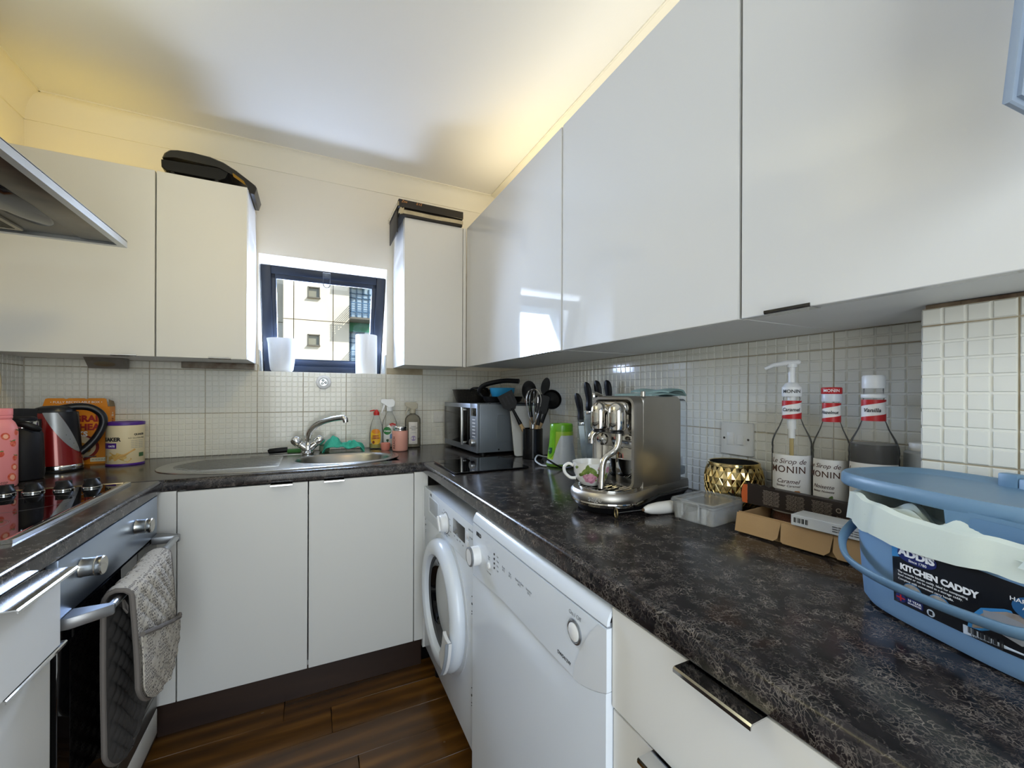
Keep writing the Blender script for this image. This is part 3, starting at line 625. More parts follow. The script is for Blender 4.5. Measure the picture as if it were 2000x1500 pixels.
du2=thing('drawer_unit','white drawer unit at the near right below the worktop','drawers',(.421,.509,0))
b=B(); box(b,.021,.55,-1.1,0,.14,.836); obj('carcass',b,M_CARC,du2)
b=B(); box(b,-.001,.018,-1.1,0,.679,.834,.0012,seg=1); d=obj('drawer',b,M_SATIN,du2); lip_handle(d,Tm(0,-.196,.8345)@Rz(PI/2),.098,out=.030)
b=B(); box(b,.002,.018,-1.1,-.0,.40,.674,.0012,seg=1); d=obj('drawer',b,M_SATIN,du2); lip_handle(d,Tm(.002,-.165,.6745)@Rz(PI/2),.16,out=.030)
b=B(); box(b,.002,.018,-1.1,-.0,.142,.396,.0012,seg=1); obj('drawer',b,M_SATIN,du2)

# ------------------------------------------------------------------ hanging cupboards
def cupboard(label,loc,W,D,H,door_m,doors,axis,handle=None):
    """axis 'y': front faces -y, W along x.  axis 'x': front faces -x, W along +y"""
    t=thing('hanging_cupboard',label,'cupboard',loc,0 if axis=='y' else -PI/2)
    # local: x along width, y = depth (0 front of the door), z up
    b=B(); box(b,0,W,.0205,D,.0,H,.0008,seg=1); c=obj('carcass',b,M_CARC,t)
    for a,e in doors:
        b=B(); box(b,a+.0015,e-.0015,0,.018,-.001,H,.0012,seg=1); d=obj('door',b,door_m,t)
    if handle:
        lip_handle(d,Tm(handle[0],0,-.0008)@Rz(PI)@Matrix.Diagonal((1,1,-1,1)),handle[1],out=.012)
    return t
ZU=1.3053; HU=2.0186-ZU
cupboard('white hanging cupboard in the back left corner above kettle and cereal',(-1.028,2.0198,ZU),.482,.296,HU,M_SATIN,[(0,.482)],'y',(.393,.075))
cupboard('white hanging cupboard left of the window with a black grill on top',(-.5441,2.0198,ZU),.298,.296,HU,M_SATIN,[(0,.298)],'y',(.205,.075))
cupboard('small white hanging cupboard right of the window with taped boxes on top',(.395,2.0198,ZU),.2995,.296,HU,M_SATIN,[(0,.2985)],'y')
b=B(); box(b,.6955,.7125,2.021,2.036,ZU-.002,2.0186,.002); tag(obj('corner_post',b,M_SATIN),'narrow white corner post between the two cupboard runs','panel')
def rcup(label,y1,y0,handle,dz=0):
    return cupboard(label,(.713,y1,ZU+dz),y1-y0,.325,HU-dz,M_GLOSS,[(0,y1-y0)],'x',handle)
rcup('glossy white corner hanging cupboard farthest along the right wall',2.0185,1.1155,(.80,.16))
rcup('glossy white hanging cupboard over the coffee machine',1.1095,.5065,None)
rcup('glossy white hanging cupboard nearest, over the syrup bottles',.5035,-.10,(.088,.074))
b=B(); box(b,.716,1.03,1.1105,1.1145,ZU-.001,2.0186); tag(obj('side_panel',b,M_CARC),'thin white panel between the first two glossy cupboards','panel')
# ------------------------------------------------------------------ extractor hood
hd=thing('extractor_hood','brushed steel extractor hood above the hob on the left wall','hood',(-.78,1.41,1.622))
b=B(); frame(b,[(x,y) for x,y in((.25,.295),(-.25,.295),(-.25,-.295),(.25,-.295))],[(x,y) for x,y in((.232,.277),(-.23,.277),(-.23,-.277),(.232,-.277))],0,.021); box(b,-.25,.25,-.295,.295,.019,.022); obj('canopy',b,mat('bright_hood_steel','#c2c7cc',.33,1,bump=(30,.05,(40,1,1))),hd)
b=B(); box(b,-.228,.230,-.275,.275,.010,.0185); obj('underside_panel',b,mat('greasy_steel','#6d675c',.35,.9,var=(7,'#3d3830',.8)),hd)
b=B(); box(b,.150,.228,-.272,.272,.0065,.0095,.001); obj('front_strip',b,mat('greasy_steel_strip','#776f60',.35,.9,var=(9,'#4a4439',.8)),hd)
for y0 in(-.265,.008):
    b=B(); fx0,fx1,fy0,fy1=-.215,.035,y0,y0+.255
    frame(b,rrect(.25,.255,.01,3,-.09,y0+.1275),rrect(.226,.231,.006,3,-.09,y0+.1275),.004,.0095); f_=obj('filter_frame',b,mat('filter_frame_steel','#a39c8c',.4,.9),hd)
    b=B()
    for k in range(34):
        yy=y0+.014+k*.0068; tube(b,[(-.202,yy,.008),(.022,yy,.008)],.0022,5)
    obj('filter_mesh',b,mat('filter_mesh_grey','#5f5a4e',.5,.8),f_)['kind']='stuff'
    b=B(); box(b,-.03,.02,y0+.10,y0+.15,.0045,.007,.001); obj('filter_catch',b,M_GREYP,f_)
b=B(); lathe(b,[(.001,.001),(.05,.002),(.085,.006),(.09,.0095)],32,Tm(.105,.03,0)@Matrix.Diagonal((.55,1.9,1,1))); obj('lamp_lens',b,mat('smoked_lens','#141315',.12),hd)
b=B(); box(b,-.25,-.02,-.13,.13,.022,.62,.002); obj('chimney',b,M_STEEL,hd)

# ------------------------------------------------------------------ things on the hanging cupboards
gr=thing('contact_grill','black folding contact grill on top of the cupboard left of the window','grill',(-.38,2.135,2.0190))
off=lambda P:[(x+.38,z-2.0190) for x,z in P]
MG=basis((0,0,0),(1,0,0),(0,0,1))       # profile in xz, extruded along -y
lid=off([(-.534,2.086),(-.527,2.106),(-.512,2.121),(-.49,2.127),(-.44,2.131),(-.38,2.128),(-.335,2.116),(-.29,2.093),(-.25,2.066),(-.222,2.046),(-.217,2.036),(-.226,2.006),(-.238,2.005),(-.246,2.036),(-.29,2.066),(-.335,2.088),(-.36,2.096),(-.50,2.096)])
b=B(); prism(b,lid,-.09,.09,MG,ch=.006); obj('lid',b,mat('black_grill_shell','#131110',.3,bump=(90,.03)),gr)
bs=off([(-.538,2.080),(-.537,2.052),(-.524,2.040),(-.345,2.040),(-.325,2.052),(-.315,2.078),(-.34,2.090),(-.40,2.088)])
b=B(); prism(b,bs,-.085,.085,MG,ch=.004); obj('base',b,M_BLACK,gr)
for x,y in((-.505,-.07),(-.36,-.07),(-.505,.07),(-.36,.07)):
    b=B(); cyl(b,.014,0,.024,12,Tm(x+.38,y,0)); obj('foot',b,M_BLACK,gr)
b=B(); prism(b,off([(-.302,2.078),(-.300,2.063),(-.255,2.036),(-.262,2.052)]),.091,.0925,MG); obj('badge_plate',b,mat('brassy_badge','#8a6a2c',.3,.9),gr)
bx=thing('taped_box_stack','two flat black boxes bound with clear tape on the small cupboard','box',(.52,2.125,2.0188))
M_BOXB=mat('black_carton','#1a1510',.55,var=(12,'#2a2219',.5)); M_TAPE=mat('yellowed_tape','#b8aa8a',.22,coat=.5,var=(30,'#8d7f60',.5),bump=(120,.3,(6,1,1)))
b=B(); box(b,-.150,.165,-.120,.11,0,.034,.002); obj('lower_box',b,M_BOXB,bx)
b=B(); box(b,-.158,.166,-.128,.118,.036,.073,.002,Rz(.015)); obj('upper_box',b,M_BOXB,bx)
b=B(); surf(b,lambda u,v:(-.152+.320*u,-.1209,.010+.018*v+.001*math.sin(u*9)),60,2,.0006); surf(b,lambda u,v:(-.1516,-.121+.232*u,.010+.018*v),8,1,.0006); obj('tape_strip',b,M_TAPE,bx)
b=B(); surf(b,lambda u,v:(-.159+.327*u,-.1300+.0048*u,.040+.020*v-.004*u),60,2,.0006); surf(b,lambda u,v:(-.1605-.0035*u,-.128+.244*u,.040+.020*v),8,1,.0006); obj('tape_strip',b,M_TAPE,bx)
b=B(); surf(b,lambda u,v:(-.149+.02*u-.008*v,-.124-.004*math.sin(PI*u),.034-.030*v+.003*math.sin(9*u)),8,6,.0006); obj('loose_tape_end',b,M_TAPE,bx)
b=B(); box(b,-.159,-.1535,-.10,.11,-.075,.034,.001,Tm(0,0,0)); obj('hanging_flap',b,M_BOXB,bx)
for t,x,z in(('Zoe',-.13,.063),('0.12',-.06,.063)): text(bx,t,.016,mat('orange_scrawl','#c98a4a',.6),M=basis((x,-.1305,z),(1,0,0),(0,0,1)),shear=.3)

# ------------------------------------------------------------------ fittings below cupboards and on the tiles
ul=thing('under_cupboard_light','small grey wedge-shaped light under the corner cupboard above the cereal box','light',(-.748,2.235,1.305))
b=B(); prism(b,[(0,0),(0,-.040),(-.012,-.042),(-.055,0)],-.061,.061,basis((0,0,0),(0,1,0),(0,0,1),(1,0,0)),ch=.001); obj('housing',b,mat('grey_light_housing','#86827a',.5,.2,var=(20,'#6a6459',.6)),ul)
b=B(); lathe(b,[(.026,0),(.030,.0012),(.026,.0024)],28,basis((-.005,-.034,-.026),(1,0,0),(0,.7,-.7))@Matrix.Diagonal((1.1,.45,1,1))); obj('lens_ring',b,mat('stained_ring','#8b8069',.4,.5),ul)
b=B(); box(b,-.139,.139,-.012,.012,-.0275,0,.002); st=tag(obj('tile_strip',b,mat('rusty_strip','#8e877b',.6,.2,var=(25,'#5b4028',.8)),loc=(-.389,2.3035,1.3045)),'rusty grey strip on the tiles under the cupboard left of the window','light')  # rusty strip fixed to the tiles, no known lamp
b=B(); tube(b,catmull([(-1.0285,2.02,1.30),(-1.012,2.11,1.26),(-1.010,2.13,1.18),(-1.016,2.10,1.08),(-1.02,2.06,.98),(-1.0,2.03,.886)],8),.003,6); tag(obj('cable',b,mat('yellowed_cable','#b9ad8f',.5)),'thin yellowed cable hanging down the tiles in the left corner','cable')
pk=thing('push_light','round white battery push light with three bulbs on the tiles below the window','light',(.0494,YW,1.2225))
Mk=basis((0,0,0),(1,0,0),(0,0,1))
b=B(); lathe(b,[(.034,0),(.0355,.004),(.034,.012),(.028,.017),(.022,.018),(.020,.014),(.001,.013)],36,Mk); obj('housing',b,M_WPL2,pk)
b=B(); lathe(b,[(.0195,.0135),(.0185,.0155),(.001,.0165)],30,Mk,cap0=False); obj('reflector',b,mat('push_light_silver','#aeb4b8',.2,.8),pk)
for k in range(3):
    a=PI/2+.3+k*2.094; b=B(); lathe(b,[(.0062,.015),(.0062,.0185),(.0045,.0188),(.004,.0175)],16,Mk@Tm(.0095*math.cos(a),.0095*math.sin(a),0),cap1=False); bu=obj('bulb_rim',b,M_INK,pk)
    b=B(); lathe(b,[(.0042,.0165),(.003,.0195),(.001,.0203)],12,Mk@Tm(.0095*math.cos(a),.0095*math.sin(a),0)); obj('bulb',b,M_CLEAR,bu)
M_SOCK=mat('aged_white_switch','#d9d8d3',.32,spec=.5)
so=thing('switch_plate','white fused switch plate on the tiles behind the gold pot','switch',(XR,.7395,1.0455))
Ms=basis((0,0,0),(0,-1,0),(0,0,1))
b=B(); prism(b,rrect(.092,.088,.004,4),0,.010,Ms,ch=.002); obj('plate',b,M_SOCK,so)
b=B(); box(b,-.026,-.006,-.018,.016,.0095,.0118,.001,Ms); obj('fuse_holder',b,M_SOCK,so)
b=B(); prism(b,[(-.012,0),(.012,0),(.012,.0025),(-.012,.006)],-.008,.008,Ms@basis((.014,-.002,.0098),(0,1,0),(0,0,1)),ch=.0006); obj('rocker',b,M_SOCK,so)
for x in(-.035,.035):
    b=B(); cyl(b,.0032,.0095,.0106,12,Ms@Tm(x,0,0)); obj('screw',b,mat('screw_dark','#55514a',.4,.8),so)
so2=thing('socket_plate','white double socket plate on the back tiles beside the microwave','socket',(.683,YW,1.035))
b=B(); prism(b,rrect(.126,.062,.004,4),0,.009,Mk,ch=.002); obj('plate',b,M_SOCK,so2)
for x in(-.035,-.012,.03):
    b=B(); box(b,x-.007,x+.007,-.010,.010,.0085,.0115,.001,Mk); obj('rocker',b,M_SOCK,so2)

# ------------------------------------------------------------------ window sill
pt=thing('plant_pot','frosted white plastic pot on the window sill, left','pot',(-.1420,2.402,WZ0+.0005))
b=B(); lathe(b,[(.030,.0),(.044,.002),(.052,.012),(.057,.05),(.0635,.145),(.068,.166),(.0685,.169),(.066,.169),(.0615,.145),(.055,.05),(.048,.010),(.001,.008)],48); obj('shell',b,mat('frosted_white_plastic','#eef0f2',.3,trans=.25,sss=.3),pt)
pr_=thing('kitchen_roll','white kitchen paper roll standing on the window sill, right','paper roll',(.2655,2.395,WZ0+.0005))
b=B(); lathe(b,[(.021,0),(.055,0),(.0555,.003),(.0555,.212),(.0545,.214),(.021,.214),(.0205,.212),(.0205,.002)],48,cap0=False,cap1=False); 
loft(b,[[(.0205*math.cos(2*PI*i/24),.0205*math.sin(2*PI*i/24),z) for i in range(24)] for z in(.002,.212)],False,False); obj('paper',b,mat('white_paper_towel','#ececec',.95,bump=(250,.25)),pr_)
b=B(); lathe(b,[(.020,.001),(.020,.213),(.0188,.213),(.0188,.001)],24,cap0=False,cap1=False); obj('core',b,mat('card_core','#a58a64',.9),pr_)
b=B(); surf(b,lambda u,v:((.0557+.0012*u)*math.cos(-2.2+.5*u),(.0557+.0012*u)*math.sin(-2.2+.5*u),.001+.212*v),6,1,.0006); obj('loose_sheet',b,MATS['white_paper_towel'],pr_)

# ------------------------------------------------------------------ beside the sink
M_SOAPB=thin_mat('thin_clear_bottle','#e8eae6',.10,.12,1.16); M_OLIVE=mat('yellow_green_soap','#a3991c',.15); 
def bottle_shell(b,prof,seg=28,sx=1,sy=1): lathe(b,prof,seg,sx=sx,sy=sy)
ds=thing('washing_up_bottle','clear washing-up liquid bottle with yellow lemon label and red cap','bottle',(.302,2.262,ZT),-.12)
b=B(); lathe(b,[(.024,0),(.034,.004),(.035,.03),(.0345,.085),(.031,.115),(.024,.140),(.0155,.168),(.0135,.178)],28,sy=.62); obj('shell',b,M_SOAPB,ds)
b=B(); lathe(b,[(.022,.003),(.0325,.006),(.0335,.026),(.001,.0262)],28,sy=.60); obj('liquid',b,M_OLIVE,ds)
b=B(); lathe(b,[(.0145,.176),(.0150,.178),(.0150,.192),(.0095,.196),(.006,.2045),(.001,.205)],24); cp=obj('cap',b,mat('red_cap','#c32a26',.35),ds)
b=B(); box(b,.010,.036,-.008,.008,.197,.203,.003,Ry(-.22)); obj('flip_lid',b,MATS['red_cap'],ds)
def oval_front(b,pts,R0,sy,off=.0006,M=None):   # flat outline laid on the front of an oval bottle
    c=(sum(p[0] for p in pts)/len(pts),sum(p[1] for p in pts)/len(pts)); f=lambda p:(p[0],-sy*math.sqrt(max(0,R0*R0-p[0]**2))-off,p[1])
    k=3; rings=[[f((c[0]+(p[0]-c[0])*t,c[1]+(p[1]-c[1])*t)) for p in pts] for t in(.02,.35,.7,1)]
    loft(b,rings,True,False,M=M)
b=B(); oval_front(b,ell(.024,.040,28,-.004,.064,3.2),.0352,.63); lb=obj('label',b,mat('lemon_label','#e9b21a',.4,var=(20,'#f3d23a',.8)),ds)
b=B(); oval_front(b,[(x,z) for x,z in ell(.020,.013,20,-.003,.092)],.0352,.63,.0009); obj('lemon_print',b,mat('orange_print','#e08a1c',.4),lb)
text(lb,'ZESTY\nLEMON',.011,mat('red_brown_ink','#a23a1c',.5),M=basis((-.004,-.0245,.062),(1,0,0),(0,0,1)),bold=.0006)
b=B(); oval_front(b,ell(.006,.008,14,-.015,.036),.0352,.63,.0010); obj('scent_badge',b,mat('badge_brown','#8a3f1e',.5),lb)
M_DET=thin_mat('thin_clear_spray_bottle','#eceeea',.10,.12,1.16)
dt=thing('spray_bottle','clear antibacterial spray bottle with white trigger head behind pink jar','spray bottle',(.372,2.280,ZT),-.10)
b=B(); lathe(b,[(.028,0),(.039,.004),(.040,.03),(.037,.075),(.040,.105),(.037,.135),(.026,.165),(.015,.186),(.013,.198)],28,sy=.6); obj('shell',b,M_DET,dt)
def trigger(t,z,m,flip=1,s=1):
    b=B(); cyl(b,.0165*s,z,z+.022*s,20,ch=.001); 
    M=Tm(0,0,z)@Matrix.Diagonal((s*flip,s,s,1))@basis((0,0,0),(1,0,0),(0,0,1))
    prism(b,[(.026,.030),(.020,.024),(-.008,.020),(-.020,.030),(-.046,.046),(-.046,.060),(-.040,.064),(.018,.064),(.028,.052)],-.011,.011,M,ch=.002)
    h=obj('spray_head',b,m,t)
    b=B(); prism(b,[(-.030,.040),(-.022,.034),(-.030,.012),(-.040,-.010),(-.044,-.012),(-.040,.006)],-.006,.006,M,ch=.0015); obj('trigger',b,m,h)
trigger(dt,.196,mat('white_spray_head','#eceef0',.3))
b=B(); oval_front(b,[(-.030,.02),(.03,.02),(.034,.105),(.028,.135),(.004,.128),(-.024,.108),(-.033,.09)],.041,.6); lb=obj('label',b,mat('white_label_gloss','#e6e9e6',.35),dt)
b=B(); oval_front(b,ell(.020,.021,26,-.013,.092),.041,.6,.0010); gl=obj('green_roundel',b,mat('green_print','#1f7a34',.4),lb)
text(gl,'Dettol',.0125,M_WINK,M=basis((-.013,-.0250,.091),(1,-.18,0),(0,0,1)),bold=.0004)
b=B(); oval_front(b,[(-.004,.128),(.004,.116),(.030,.112),(.031,.128),(.012,.133)],.041,.6,.0012); rd=obj('red_flash',b,mat('red_print','#c4281f',.4),lb); text(rd,'750ml',.009,M_WINK,M=basis((.016,-.0252,.121),(1,0,0),(0,0,1)))
b=B(); oval_front(b,ell(.007,.006,12,-.012,.042),.041,.6,.0010); oval_front(b,[(-.015,.03),(-.009,.03),(-.009,.04),(-.015,.04)],.041,.6,.001); obj('tree_print',b,mat('dark_green_print','#1c4a2c',.5),lb)
b=B(); oval_front(b,[(.0,.050),(.014,.050),(.014,.078),(.0,.072)],.041,.6,.0010); obj('blue_print',b,mat('blue_print','#6f9ed0',.5),lb)
pj=thing('insulated_jar','pink insulated jar with steel lid in front of the spray bottles','jar',(.398,2.124,ZT))
M_PINK=mat('powder_pink','#e0a393',.5,bump=(300,.1))
b=B(); lathe(b,[(.028,0),(.0355,.003),(.0385,.012),(.0388,.095),(.0385,.101),(.033,.104)],40); obj('body',b,M_PINK,pj)
b=B(); lathe(b,[(.0335,.103),(.0340,.105),(.0340,.109),(.0330,.110),(.0342,.112),(.0342,.122),(.0325,.1245),(.001,.125)],36); obj('lid',b,M_CHROME,pj)
text(pj,'REACH',.020,mat('maroon_ink','#4a1f26',.5),wrap=.0389,M=Rz(-1.05)@Matrix.Identity(4)) if False else None
me=textmesh('REACH',.018,bold=.0004,space=1.1)
for v in me.vertices:
    x,y,z=v.co; a=-.98+(-y)/.0389; v.co=(.0391*math.sin(a),-.0391*math.cos(a),.045+x)
me.materials.append(mat('maroon_ink','#4a1f26',.5)); obj('lettering',me,None,pj)
pc=thing('small_cup','small pink cup next to the pink insulated jar','cup',(.333,2.165,ZT))
b=B(); lathe(b,[(.014,0),(.019,.003),(.0225,.014),(.0235,.038),(.0222,.0395),(.0212,.038),(.020,.014),(.014,.006),(.001,.005)],28); obj('body',b,mat('coral_pink','#d98a78',.45),pc)
fs=thing('spray_bottle','tall smoky spray bottle with beige trigger head and white label','spray bottle',(.492,2.262,ZT),-.1)
b=B(); lathe(b,[(.036,0),(.0415,.003),(.042,.008),(.042,.145),(.0405,.155),(.033,.168),(.020,.176),(.0145,.180),(.0145,.190)],32); obj('shell',b,thin_mat('smoky_bottle','#a59e8a',.30,.12,1.16),fs)
b=B(); lathe(b,[(.040,.004),(.0405,.045),(.001,.0452)],28); obj('liquid',b,mat('smoky_liquid','#7d7660',.2),fs)
trigger(fs,.184,mat('beige_spray_head','#b1aa95',.4),s=.92)
b=B(); patch(b,.0421,-.62,.50,.020,.137,14); lb=obj('label',b,mat('ivory_label','#dcd8d0',.5),fs)
text(lb,'FABRIC\nFRESHENER\nSPRAY',.0085,M_INK,wrap=.0426,M=Tm(0,0,.104)); text(lb,'LAVENDER',.006,M_GINK,wrap=.0426,M=Tm(0,0,.080)); text(lb,'500ml',.006,M_GINK,wrap=.0426,M=Tm(0,0,.028))
b=B(); loft(b,[[(.0427*math.sin(x/.0427),-.0427*math.cos(x/.0427),z) for x,z in ell(.0135*t,.0135*t,24,-.001,.050)] for t in(.05,1)],True,False); obj('lilac_dot',b,mat('lilac_print','#9a86b4',.5),lb)
# green cloth draped behind the bowl
clo=B(); random.seed(3)
def cloth_f(u,v):
    x=-.092+.184*u; y=-.050+.10*v; e=math.sin(PI*u)**.55*math.sin(PI*(.10+.84*v))**.7
    z=.084*e*(.75+.35*math.sin(2.3*u*PI+.6))+.008*math.sin(17*u+5*v)*e+.006*math.sin(11*v-9*u)*e+.004*math.sin(31*u-13*v)*e
    return (x+.008*math.sin(7*v+2*u),y+.012*math.sin(6*u)*(v-.5)*2-.010*e*math.sin(9*u),z+.002)
surf(clo,cloth_f,56,36,.003); cl=obj('dishcloth',clo,mat('turquoise_mesh_cloth','#3ab89d',.9,bump=(420,.9),var=(160,'#5cc9b0',.6)),loc=(.137,2.198,ZT+.0048)); cl.rotation_euler=(0,0,-.12); tag(cl,'crumpled turquoise dishcloth on the sink edge behind the bowl','cloth')
br=thing('scrubbing_brush','scrubbing brush with black handle and green head behind the tap','brush',(-.135,2.232,ZT+.003),.02)
b=B(); tube(b,[(-.052,0,.011),(-.046,0,.013),(0,0,.016),(.028,0,.018)],[.009,.0125,.0135,.0125],12,sq=(1,1)); obj('handle',b,M_BLACK,br)
b=B(); box(b,.026,.085,-.018,.018,.003,.019,.004); obj('brush_head',b,mat('green_brush','#3c7a34',.6),br)
sg=thing('scouring_sponge','grey green scouring sponge behind the right tap handle','sponge',(.052,2.222,ZT+.0035),.3)
b=B(); prism(b,rrect(.045,.030,.008,4),0,.030,basis((0,.0,.0),(1,0,0),(0,1,0)),ch=.005); obj('foam',b,mat('sponge_foam','#76846a',.95,bump=(150,.9)),sg)
b=B(); prism(b,rrect(.045,.030,.008,4),.0302,.037,ch=.002); obj('scourer',b,mat('scourer_green','#556b54',.95,bump=(300,.9)),sg)

# ------------------------------------------------------------------ back left corner of the worktop
ck=thing('cereal_box','orange wheat biscuit box behind the red kettle','box',(-.848,2.262,ZT),.06)
M_ORG=mat('orange_card','#d9860f',.5,var=(5,'#c97808',.6)); M_ORGF=mat('card_inside','#8d7a5a',.8)
b=B(); box(b,-.098,.098,-.032,.032,0,.232,.001,seg=1); cb=obj('carton',b,M_ORG,ck)
b=B(); surf(b,lambda u,v:(-.096+.188*u+.006*(1-2*u)*v,-.032+.006*v,.232+.034*v-.003*(abs(math.sin(u*PI*3))<.12)*v),24,2,.0008); obj('front_flap',b,M_ORG,ck)
b=B(); surf(b,lambda u,v:(.0985-.004*v,-.030+.058*u,.232+.030*v*(1-.3*u)),4,2,.0008); obj('side_flap',b,M_ORGF,ck)
Mc=basis((0,-.0322,0),(1,0,0),(0,0,1)); M_RED=mat('dark_red_ink','#8f1c18',.5)
text(cb,'WHOLEGRAIN\nWHEAT',.034,M_RED,M=Mc@Tm(.088,.166,.0002),bold=.0018,align='RIGHT',sx=.95); text(cb,'BISKS',.027,M_WINK,M=Mc@Tm(.0,.122,.0002),bold=.0012)
text(ck,'• FULLY RECYCLABLE BOX •',.012,M_WINK,M=basis((0,-.0300,.250),(1,0,0),(0,.17,1)))
b=B(); prism(b,ell(.072,.056,36),0,.0003,Mc@Tm(-.005,.068,0)); bw=obj('bowl_print',b,mat('bowl_red_print','#7d1d16',.5),cb)
b=B(); prism(b,ell(.062,.048,36),.0003,.0006,Mc@Tm(-.005,.070,0)); obj('milk_print',b,mat('milk_print','#cfc3a6',.5),bw)
b=B()
for k in range(7): prism(b,rrect(.026,.016,.006,3),.0006,.0009,Mc@Tm(-.04+.014*k,.072+.012*math.sin(k*2.3),0)@Rz(k*1.1))
obj('biscuit_print',b,mat('biscuit_print','#a8772c',.7,bump=(200,.4)),bw)
b=B(); prism(b,rrect(.052,.016,.002,3),0,.0003,Mc@Tm(.066,.018,0)); nb=obj('nutrition_panel',b,mat('nutrition_print','#d9d2b4',.5),cb); text(nb,'4% 1% 5% 2% 3%',.006,M_INK,M=Mc@Tm(.066,.018,.0004))
for k in range(4): text(cb,('50\nBISKS','High\nFibre','V','')[k] or 'i',.010,M_WINK if k%2==0 else M_RED,M=basis((.0983,0,.20-.024*k),(0,1,0),(0,0,1)))
oc=thing('oats_canister','cardboard oats canister with purple lid rim next to the cereal box','canister',(-.682,2.184,ZT),.25)
M_PUR=mat('purple_print','#4b2384',.4); M_OATS=mat('cream_canister_print','#ddd0ae',.45,var=(6,'#c9b88f',.7))
b=B(); lathe(b,[(.058,.006),(.0585,.007),(.0585,.160)],44); obj('tube_body',b,M_OATS,oc)
b=B(); lathe(b,[(.056,0),(.0592,.001),(.0592,.008),(.058,.0085)],44); obj('bottom_rim',b,M_PUR,oc)
b=B(); lathe(b,[(.0585,.159),(.0602,.160),(.0602,.170),(.0590,.172),(.054,.1715),(.053,.169),(.001,.169)],44); obj('lid',b,M_PUR,oc)
text(oc,'QUAKER',.020,M_INK,wrap=.0588,M=Rz(-.88)@Tm(0,0,.104),bold=.001); text(oc,'QUAKER',.010,M_INK,wrap=.0588,M=Rz(.82)@Tm(0,0,.122),bold=.0005)
b=B(); patch(b,.0588,-1.4,-.42,.069,.090,12); pb=obj('purple_band',b,M_PUR,oc); text(pb,'JUMBO\nOATS'.split('\n')[1],.010,M_WINK,wrap=.0594,M=Rz(-.72)@Tm(0,0,.078),bold=.0004)
text(oc,'NO GLUTEN FREE',.0075,M_INK,wrap=.0588,M=Rz(.68)@Tm(0,0,.108)); 
for k in range(5): text(oc,'whole grain rolled oats',.0048,M_GINK,wrap=.0588,M=Rz(.70)@Tm(0,0,.098-.007*k))
b=B(); patch(b,.0588,.78,1.15,.032,.048,6); gb=obj('green_badge',b,mat('green_badge','#345a33',.5),oc)
def wrapfan(b,pts,R0,off=.0005,rings=(.05,.5,1)):
    c=(sum(p[0] for p in pts)/len(pts),sum(p[1] for p in pts)/len(pts)); f=lambda p:((R0+off)*math.sin(p[0]/R0),-(R0+off)*math.cos(p[0]/R0),p[1])
    loft(b,[[f((c[0]+(p[0]-c[0])*t,c[1]+(p[1]-c[1])*t)) for p in pts] for t in rings],True,False)
b=B(); wrapfan(b,[(-.072,.012),(.01,.012),(.022,.026),(.0,.040),(-.02,.052),(-.048,.055),(-.07,.040)],.0588); obj('oat_heap_print',b,mat('oat_print','#b28a3c',.6,var=(60,'#d9bc78',.9)),oc)
b=B(); wrapfan(b,[(-.012,.044),(.030,.066),(.034,.061),(.0,.036),(-.03,.020),(-.036,.030)],.0588,.0009); obj('scoop_print',b,mat('scoop_print','#c29a58',.5),oc)

kt=thing('kettle','red and grey jug kettle with black handle and lid on steel base','kettle',(-.842,2.088,ZT),R(21.7))
M_KRED=mat('metallic_red','#7e1416',.22,.25,coat=.6); M_KGR=mat('silver_grey_plastic','#8f9296',.35,.5); M_KBLK=mat('navy_black_plastic','#14151b',.35)
b=B(); lathe(b,[(.064,0),(.066,.002),(.066,.008)],40); obj('power_base',b,M_BLACK,kt)
b=B(); lathe(b,[(.066,.008),(.067,.010),(.067,.022),(.0655,.025)],44); obj('steel_ring',b,M_CHROME,kt)
def krad(z): t=(z-.026)/.19; return .0655-.012*t-.001*math.sin(PI*t)
def kcx(z): return -.008*(z-.026)/.19
b=B(); loft(b,[[(kcx(z)+krad(z)*math.cos(2*PI*i/44),krad(z)*math.sin(2*PI*i/44),z) for i in range(44)] for z in[.026+.19*k/10 for k in range(11)]]); obj('body',b,M_KRED,kt)
def kpt(a,z,o): return (kcx(z)+(krad(z)+o)*math.sin(a),-(krad(z)+o)*math.cos(a),z)
def kband(u,v):
    z=.070+.146*v; aL=1.05-1.62*v**.62; aR=1.12-.98*v**1.3; return kpt(aL+(aR-aL)*u,z,.0016)
b=B(); surf(b,kband,8,16,.0014); obj('grey_panel',b,M_KGR,kt)
def kblk(u,v):
    z=.070+.148*v; aR=1.12-.98*v**1.3; return kpt(aR+(1.75-aR)*u,z,.0020+.010*math.sin(PI*u)*v)
b=B(); surf(b,kblk,8,16,.002); obj('handle_mount',b,M_KBLK,kt)
b=B(); tube(b,catmull([(-.005,0,.226),(.045,0,.236),(.085,0,.230),(.113,0,.204),(.118,0,.168),(.103,0,.124),(.080,0,.088),(.056,0,.062)],6),[.013]*43,12,sq=(1,1.25)); obj('handle',b,M_KBLK,kt)
b=B(); lathe(b,[(.0545,.214),(.055,.220),(.048,.232),(.030,.239),(.001,.241)],36,Tm(-.008,0,0)); obj('lid',b,M_KBLK,kt)
b=B(); loft(b,[[(-.050,-.030,.165),(-.050,.030,.165),(-.048,.036,.230),(-.048,-.036,.230)],[(-.090,-.020,.190),(-.090,.020,.190),(-.094,.024,.232),(-.094,-.024,.232)],[(-.132,-.010,.214),(-.132,.010,.214),(-.138,.012,.230),(-.138,-.012,.230)]]); obj('spout',b,M_KBLK,kt)
def kg(u,v): return kpt(-1.02+.30*u,.095+.085*v,.001)
b=B(); surf(b,kg,4,6,.001); obj('water_gauge',b,mat('gauge_smoke','#53576b',.15),kt)
